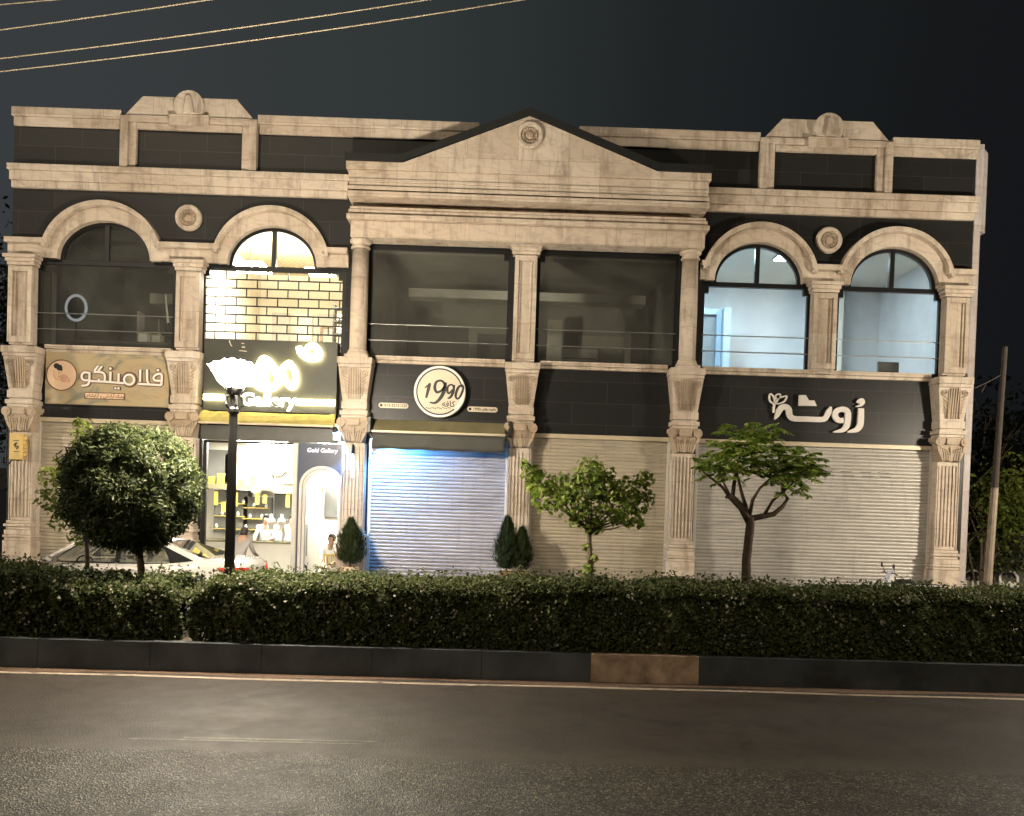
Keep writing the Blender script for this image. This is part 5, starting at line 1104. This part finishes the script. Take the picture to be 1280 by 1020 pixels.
for y in (-.36, .36):
    st_ = obj('seat', MB().box(CX+1.75, CX+1.9, CY+y-.22, CY+y+.22, G+.55, G+1.12), 'charcoal_panel', car, .05); obj('headrest', MB().box(CX+1.82, CX+1.92, CY+y-.13, CY+y+.13, G+1.14, G+1.32), 'charcoal_panel', st_, .04)
obj('rear_seat', MB().box(CX+2.7, CX+2.9, CY-.6, CY+.6, G+.55, G+1.12), 'charcoal_panel', car, .05)
q = MB(); q.arc(CX+1.2, G+.98, .15,.15,.175,.175, CY-.36, CY-.33, 0, 2*pi, 24); obj('steering_wheel', q, 'car_black', car)
obj('number_plate', MB().box(CX+4.345, CX+4.36, CY-.25, CY+.25, G+.62, G+.74), 'plate_blue', car, .004); obj('bumper_trim', MB().box(CX+4.30, CX+4.36, CY-.7, CY+.7, G+.38, G+.44), 'car_black', car, .01)

# ------------------------------------------------------------------ people
def person(label, pos, facing, pose, top, legs, hair_long=False):
    """one skinned body; pose gives joint positions in a frame facing +x, z from the ground"""
    t_ = bpy.data.objects.new('tmp', bpy.data.meshes.new('person')); C.objects.link(t_)
    J = dict(pose); V0 = []; R0 = []; K = []; Ed = []
    def add(p, r, kind_, par=None):
        V0.append(p); R0.append(r); K.append(kind_); i = len(V0)-1
        if par is not None: Ed.append((par, i))
        return i
    pel = add(J['pelvis'], (.155,.125), 'l'); wa = add(J['waist'], (.145,.11), 't', pel); ch = add(J['chest'], (.175,.125), 't', wa); nb = add(J['neck'], (.062,.062), 's', ch)
    hd = add(J['head'], (.078,.094), 's', nb); ht = add(J['crown'], (.055,.06), 's', hd)
    for s in ('L','R'):
        sh_ = add(J['sh'+s], (.068,.068), 't', ch); el = add(J['el'+s], (.047,.047), 't', sh_); wr = add(J['wr'+s], (.031,.031), 's', el)
        w_ = Vector(J['wr'+s]); e_ = Vector(J['el'+s]); d = (w_-e_).normalized(); sd = d.cross(Vector((0,0,1)) if abs(d.z) < .8 else Vector((1,0,0))).normalized(); dn = d.cross(sd)
        pm = add(tuple(w_+d*.055), (.040,.022), 's', wr)
        for k, ln in enumerate((.070,.082,.076,.058)):
            b = w_+d*.09+sd*(.027-.018*k); f1 = add(tuple(b), (.0095,.0095), 's', pm); f2 = add(tuple(b+d*ln*.5+dn*.008), (.0085,.0085), 's', f1); add(tuple(b+d*ln*.85+dn*.03), (.007,.007), 's', f2)
        th = add(tuple(w_+d*.045+sd*.042), (.011,.011), 's', wr); add(tuple(w_+d*.085+sd*.058+dn*.012), (.009,.009), 's', th)
        hp = add(J['hip'+s], (.098,.098), 'l', pel); kn = add(J['kn'+s], (.062,.062), 'l', hp); an = add(J['an'+s], (.042,.042), 'l', kn); add(J['to'+s], (.038,.03), 'f', an)
    me = t_.data; me.from_pydata(V0, Ed, []); sk = t_.modifiers.new('skin','SKIN'); sk.use_smooth_shade = True
    for i, r in enumerate(R0): me.skin_vertices[0].data[i].radius = r
    me.skin_vertices[0].data[0].use_root = True
    t_.modifiers.new('sub','SUBSURF').levels = 2
    bpy.context.view_layer.update(); m2 = bpy.data.meshes.new_from_object(t_.evaluated_get(bpy.context.evaluated_depsgraph_get())); C.objects.unlink(t_); bpy.data.objects.remove(t_)
    m2.materials.clear(); [m2.materials.append(MATS[k]) for k in ('skin', top, legs, 'shoe')]
    S_ = {'s':0,'t':1,'l':2,'f':3}; ends = []
    for a, b in Ed:
        for f in np.linspace(0,1,6): ends.append((*(np.array(V0[a])*(1-f)+np.array(V0[b])*f), S_[K[b]] if f > .35 else S_[K[a]]))
    E_ = np.array(ends); n = len(m2.polygons); cen = np.empty(3*n); m2.polygons.foreach_get('center', cen); cen = cen.reshape(-1,3)
    mi = np.array([int(E_[np.argmin(((E_[:,:3]-c)**2).sum(1)),3]) for c in cen], np.int32); m2.polygons.foreach_set('material_index', mi); m2.polygons.foreach_set('use_smooth', np.ones(n, bool)); m2.update()
    o = bpy.data.objects.new('person', m2); C.objects.link(o); tag(o, label, 'person')
    h = Vector(J['head']); c = Vector(J['crown']); ax = (c-h).normalized(); ctr = h.lerp(c,.45)
    q = MB(); vs = []; fs = []; nu, nv = 20, 10
    for j in range(nv+1):
        for i in range(nu):
            th = j/nv*radians(118 if not hair_long else 140); a = 2*pi*i/nu; x = sin(th)*cos(a); x = min(x, .42) if th > radians(55) else x
            vs.append(ctr+Vector((x*.112-.012, sin(th)*sin(a)*.094, cos(th)*.128)))
    for j in range(nv):
        for i in range(nu): fs.append((j*nu+i, j*nu+(i+1)%nu, (j+1)*nu+(i+1)%nu, (j+1)*nu+i))
    q.add(vs, fs); hr = obj('hair', q, 'hair', None, 0, True); hr.modifiers.new('solid','SOLIDIFY').thickness = .012
    kids = [hr]
    q = MB(); q.tube([h+Vector((.088,0,.035)), h+Vector((.112,0,.0)), h+Vector((.090,0,-.012))], [.009,.016,.010], 8); kids.append(obj('nose', q, 'skin', None, 0, True))
    for s in (-1,1):
        q = MB(); q.lathe([(.003,-.008),(.012,-.004),(.012,.004),(.003,.008)], h.x+.082, h.y+s*.032, h.z+.04, 'X', 10); kids.append(obj('eye', q, 'hair'))
        q = MB(); q.lathe([(.008,-.012),(.028,-.006),(.030,.006),(.012,.012)], h.x-.005, h.y+s*.092, h.z+.015, 'Y', 12); kids.append(obj('ear', q, 'skin', None, 0, True))
    q = MB(); q.tube([h+Vector((.083,-.026,-.045)), h+Vector((.094,0,-.048)), h+Vector((.083,.026,-.045))], .006, 6); kids.append(obj('mouth', q, 'ink_rose'))
    for k in kids: k.parent = o
    o.location = pos; o.rotation_euler = (0,0,facing); return o
def stand(lean=0.0, arms='down'):
    l = lean; P_ = {'pelvis':(0,0,.93),'waist':(l*.3,0,1.10),'chest':(l*.75,0,1.32),'neck':(l*1.05,0,1.50),'head':(l*1.2+.015,0,1.585),'crown':(l*1.3+.005,0,1.67)}
    for s, g_ in (('L',1),('R',-1)):
        P_['sh'+s] = (l*.9,.175*g_,1.42)
        if arms == 'down': P_['el'+s] = (l*.8-.02,.235*g_,1.14); P_['wr'+s] = (l*.8+.06,.25*g_,.90)
        else: P_['el'+s] = (l*.9+.10,.24*g_,1.18); P_['wr'+s] = (l*.9+.34,.16*g_,1.12)
        P_['hip'+s] = (0,.09*g_,.88); P_['kn'+s] = (.02,.10*g_,.50); P_['an'+s] = (-.01,.10*g_,.09); P_['to'+s] = (.13,.12*g_,.035)
    return P_
def sit():
    P_ = {'pelvis':(0,0,.52),'waist':(.0,0,.70),'chest':(.03,0,.92),'neck':(.05,0,1.10),'head':(.07,0,1.19),'crown':(.06,0,1.275)}
    for s, g_ in (('L',1),('R',-1)):
        P_['sh'+s] = (.04,.17*g_,1.02); P_['el'+s] = (.08,.22*g_,.74); P_['wr'+s] = (.30,.15*g_,.64); P_['hip'+s] = (.03,.09*g_,.50); P_['kn'+s] = (.42,.11*g_,.50); P_['an'+s] = (.40,.11*g_,.09); P_['to'+s] = (.54,.12*g_,.035)
    return P_
person('person with dark hair and pale shirt, back turned, leaning behind the car rear', (-5.52,-1.25,PAVE-.08), radians(78), stand(.30,'forward'), 'shirt_pale', 'trousers').scale = (.93,.93,.93)
person('person in white standing behind the counter in the middle of the bright shop window', (-5.82,2.15,PAVE), radians(-95), stand(.06,'forward'), 'shirt_white', 'trousers')
person('person in white standing behind the counter at the right edge of the shop window', (-5.22,2.15,PAVE), radians(-80), stand(.04), 'shirt_white', 'trousers')
person('person in white seated on the bench behind the arched glass door', (-4.02,1.2,PAVE), radians(-110), {k:(v[0],v[1],v[2]+.02) for k,v in sit().items()}, 'shirt_white', 'shirt_white')

# ------------------------------------------------------------------ motorcycle by the right shutter, mostly behind the hedge
mo = thing('motorcycle', 'black motorcycle with white fairing, its handlebar showing above the hedge by the right shutter', 'motorcycle', (8.3,-1.0,PAVE)); x0, y0, z0 = 8.05, -1.0, PAVE
for x, nm in ((x0-.25,'wheel'),(x0+.98,'wheel')):
    q = MB(); q.lathe([(.22,-.04),(.28,-.045),(.30,0),(.28,.045),(.22,.04)], x, y0, z0+.30, 'Y', 28); w_ = obj(nm, q, 'rubber', mo, 0, True); q = MB(); q.lathe([(.215,-.02),(.215,.02)], x, y0, z0+.3, 'Y', 24)
    for k in range(6): q.tube([(x,y0,z0+.3),(x+.215*cos(k*pi/3),y0,z0+.3+.215*sin(k*pi/3))], .008, 5)
    obj('rim', q, 'alloy', w_)
obj('fork', MB().tube([(x0-.25,y0-.07,z0+.3),(x0-.02,y0-.06,z0+.92)], .02).tube([(x0-.25,y0+.07,z0+.3),(x0-.02,y0+.06,z0+.92)], .02), 'alloy', mo)
q = MB(); q.lathe([(.03,-.22),(.15,-.15),(.17,0),(.13,.2),(.04,.26)], x0+.28, y0, z0+.74, 'X', 14); obj('tank', q, 'moto_black', mo, 0, True); obj('seat', box(x0+.42, x0+1.05, y0-.12, y0+.12, z0+.72, z0+.80), 'moto_black', mo, .03); obj('engine', box(x0+.18, x0+.55, y0-.14, y0+.14, z0+.25, z0+.58), 'dark_metal', mo, .03)
obj('exhaust', MB().tube([(x0+.3,y0-.16,z0+.3),(x0+.7,y0-.18,z0+.26),(x0+1.1,y0-.18,z0+.36)], [.02,.03,.045]), 'alloy', mo)
q = MB(); q.tube([(x0-.02,y0-.36,z0+1.0),(x0-.05,y0-.2,z0+1.03),(x0-.02,y0,z0+.98),(x0-.05,y0+.2,z0+1.03),(x0-.02,y0+.36,z0+1.0)], .014); obj('handlebar', q, 'moto_black', mo)
q = MB(); q.add([(x0-.10,y0-.12,z0+.82),(x0-.10,y0+.12,z0+.82),(x0-.02,y0+.13,z0+1.08),(x0-.02,y0-.13,z0+1.08),(x0+.02,y0-.12,z0+.82),(x0+.02,y0+.12,z0+.82),(x0+.03,y0+.13,z0+1.07),(x0+.03,y0-.13,z0+1.07)], [(0,3,2,1),(4,5,6,7),(0,1,5,4),(1,2,6,5),(2,3,7,6),(3,0,4,7)]); obj('fairing', q, 'moto_white', mo, .02)
for sg in (-1,1):
    q = MB(); q.tube([(x0-.03,y0+sg*.22,z0+1.03),(x0-.06,y0+sg*.27,z0+1.14)], .007, 6); q.lathe([(.02,-.012),(.05,-.006),(.05,.006),(.02,.012)], x0-.07, y0+sg*.28, z0+1.17, 'X', 12); obj('mirror', q, 'moto_black', mo)
# ------------------------------------------------------------------ beyond the right end of the building
def plastic_chair(x, y, rz, label):
    t_ = thing('plastic_chair', label, 'chair', (x,y,G), 'white plastic chairs beside the building'); z = G
    obj('seat', box(x-.23, x+.23, y-.22, y+.22, z+.42, z+.45), 'plastic_white', t_, .01)
    for a in (-.2,.2):
        for b in (-.19,.19): obj('leg', MB().tube([(x+a,y+b,z+.42),(x+a*1.15,y+b*1.15,z)], [.022,.016]), 'plastic_white', t_)
    q = MB(); pts = [(x-.23,y+.22,z+.45),(x-.25,y+.27,z+.75),(x-.15,y+.30,z+.88),(x,y+.30,z+.91),(x+.15,y+.30,z+.88),(x+.25,y+.27,z+.75),(x+.23,y+.22,z+.45)]; q.tube(pts, .038, 8)
    q.box(x-.2, x+.2, y+.24, y+.265, z+.46, z+.62)
    obj('backrest', q, 'plastic_white', t_)
    t_.rotation_euler.z = 0
plastic_chair(12.85, 4.4, 0, 'white plastic chair at the foot of the half white pole, left of two'); plastic_chair(13.95, 4.6, 0, 'white plastic chair at the right edge of the view, right of two')
t_ = thing('utility_pole', 'brown wooden pole with its lower half painted white, right of the building', 'pole', (9.0,-3.0,G)); q = MB()
obj('shaft', MB().tube([(9.02,-3.0,2.5),(9.10,-3.0,5.1)], [.062,.045], 10), 'pole_wood', t_); obj('painted_base', MB().tube([(8.95,-3.0,G),(8.97,-3.0,.9),(9.02,-3.0,2.498)], [.085,.075,.066], 10), 'pole_white', t_)
q = MB(); q.tube([(9.08,-3.0,4.6),(8.75,-3.05,4.42),(8.5,-3.1,4.30)], .012, 5); q.tube([(8.75,-3.05,4.42),(8.7,-3.0,4.25)], .01, 5); obj('twig', q, 'pole_wood', t_)
def dark_tree(x, y, h, r, label, mat='dark_leaf', per=260):
    bl = [(x+random.uniform(-1,1)*r*.7, y+random.uniform(-1,1)*r*.6, G+h*random.uniform(.32,.92), r*random.uniform(.35,.55)) for _ in range(14)]
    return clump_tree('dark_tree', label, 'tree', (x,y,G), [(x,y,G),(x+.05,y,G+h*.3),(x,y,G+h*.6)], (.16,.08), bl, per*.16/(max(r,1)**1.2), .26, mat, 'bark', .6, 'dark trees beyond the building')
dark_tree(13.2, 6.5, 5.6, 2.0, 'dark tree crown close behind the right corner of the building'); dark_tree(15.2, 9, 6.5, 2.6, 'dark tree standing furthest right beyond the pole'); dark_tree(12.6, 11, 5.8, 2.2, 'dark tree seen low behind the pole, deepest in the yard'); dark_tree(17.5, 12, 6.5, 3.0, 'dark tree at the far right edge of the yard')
t_ = thing('lit_shrub', 'yellow green lit shrub behind the yard wall right of the pole', 'shrub', (12.7,4.0,G)); q = MB()
for k in range(7): q.tube([(12.7,4.0,G),(12.7+random.uniform(-.5,.5),4.0,1.2),(12.7+random.uniform(-.9,.9),4.0+random.uniform(-.3,.3),2.5)], [.03,.02,.01], 5)
obj('stems', q, 'bark', t_); P = rng.normal(size=(1500,3))*np.array([.42,.3,.5])+np.array([13.15,3.7,2.25]); leaves('foliage', P, .16, 'lime_leaf', t_, None, .5)
t_ = thing('yard_wall', 'low yard wall with a pale coping right of the building', 'wall', (14,4.9,G)); obj('wall_body', box(10.8, 22, 5.0, 5.2, G, 1.40), 'wall_grime', t_); obj('coping', box(10.75, 22, 4.95, 5.25, 1.403, 1.47), 'pole_white', t_, .01)
t_ = thing('ivy_shrub', 'dull green bush growing against the yard wall behind the pole', 'shrub', (12.6,4.6,G)); q = MB()
for k in range(6): q.tube([(12.0+k*.3,4.7,G),(12.0+k*.33,4.7,1.0)], [.02,.01], 5)
obj('stems', q, 'bark', t_); P = np.stack([rng.uniform(11.2,14.2,2600), rng.normal(4.6,.16,2600), rng.uniform(.45,1.45,2600)],1); leaves('foliage', P, .12, 'hedge_leaf', t_, None, .55)
t_ = thing('edge_tree', 'brown tree trunk at the far left edge of the view, beside the first pilaster', 'tree', (-10.95,-1.1,PAVE)); obj('trunk', MB().tube([(-10.86,-1.1,PAVE),(-10.74,-1.1,1.2),(-10.72,-1.1,2.9),(-10.84,-1.1,4.4),(-11.1,-1.1,5.6)], [.17,.15,.14,.12,.08], 12), 'bark', t_, 0, True)
P = rng.normal(size=(2600,3))*np.array([.30,.5,1.3])+np.array([-12.1,2.2,5.2]); leaves('crown', P, .16, 'dark_leaf', t_, None, .5)
kind(obj('hills', MB().add([(-400,300,G),(400,300,G),(400,300,G+4),(200,300,G+7),(0,300,G+5),(-200,300,G+8),(-400,300,G+4),(-400,340,G),(400,340,G)], [(0,1,2,3,4,5,6),(2,1,8),(6,7,0)]), 'ink_black'), 'structure')
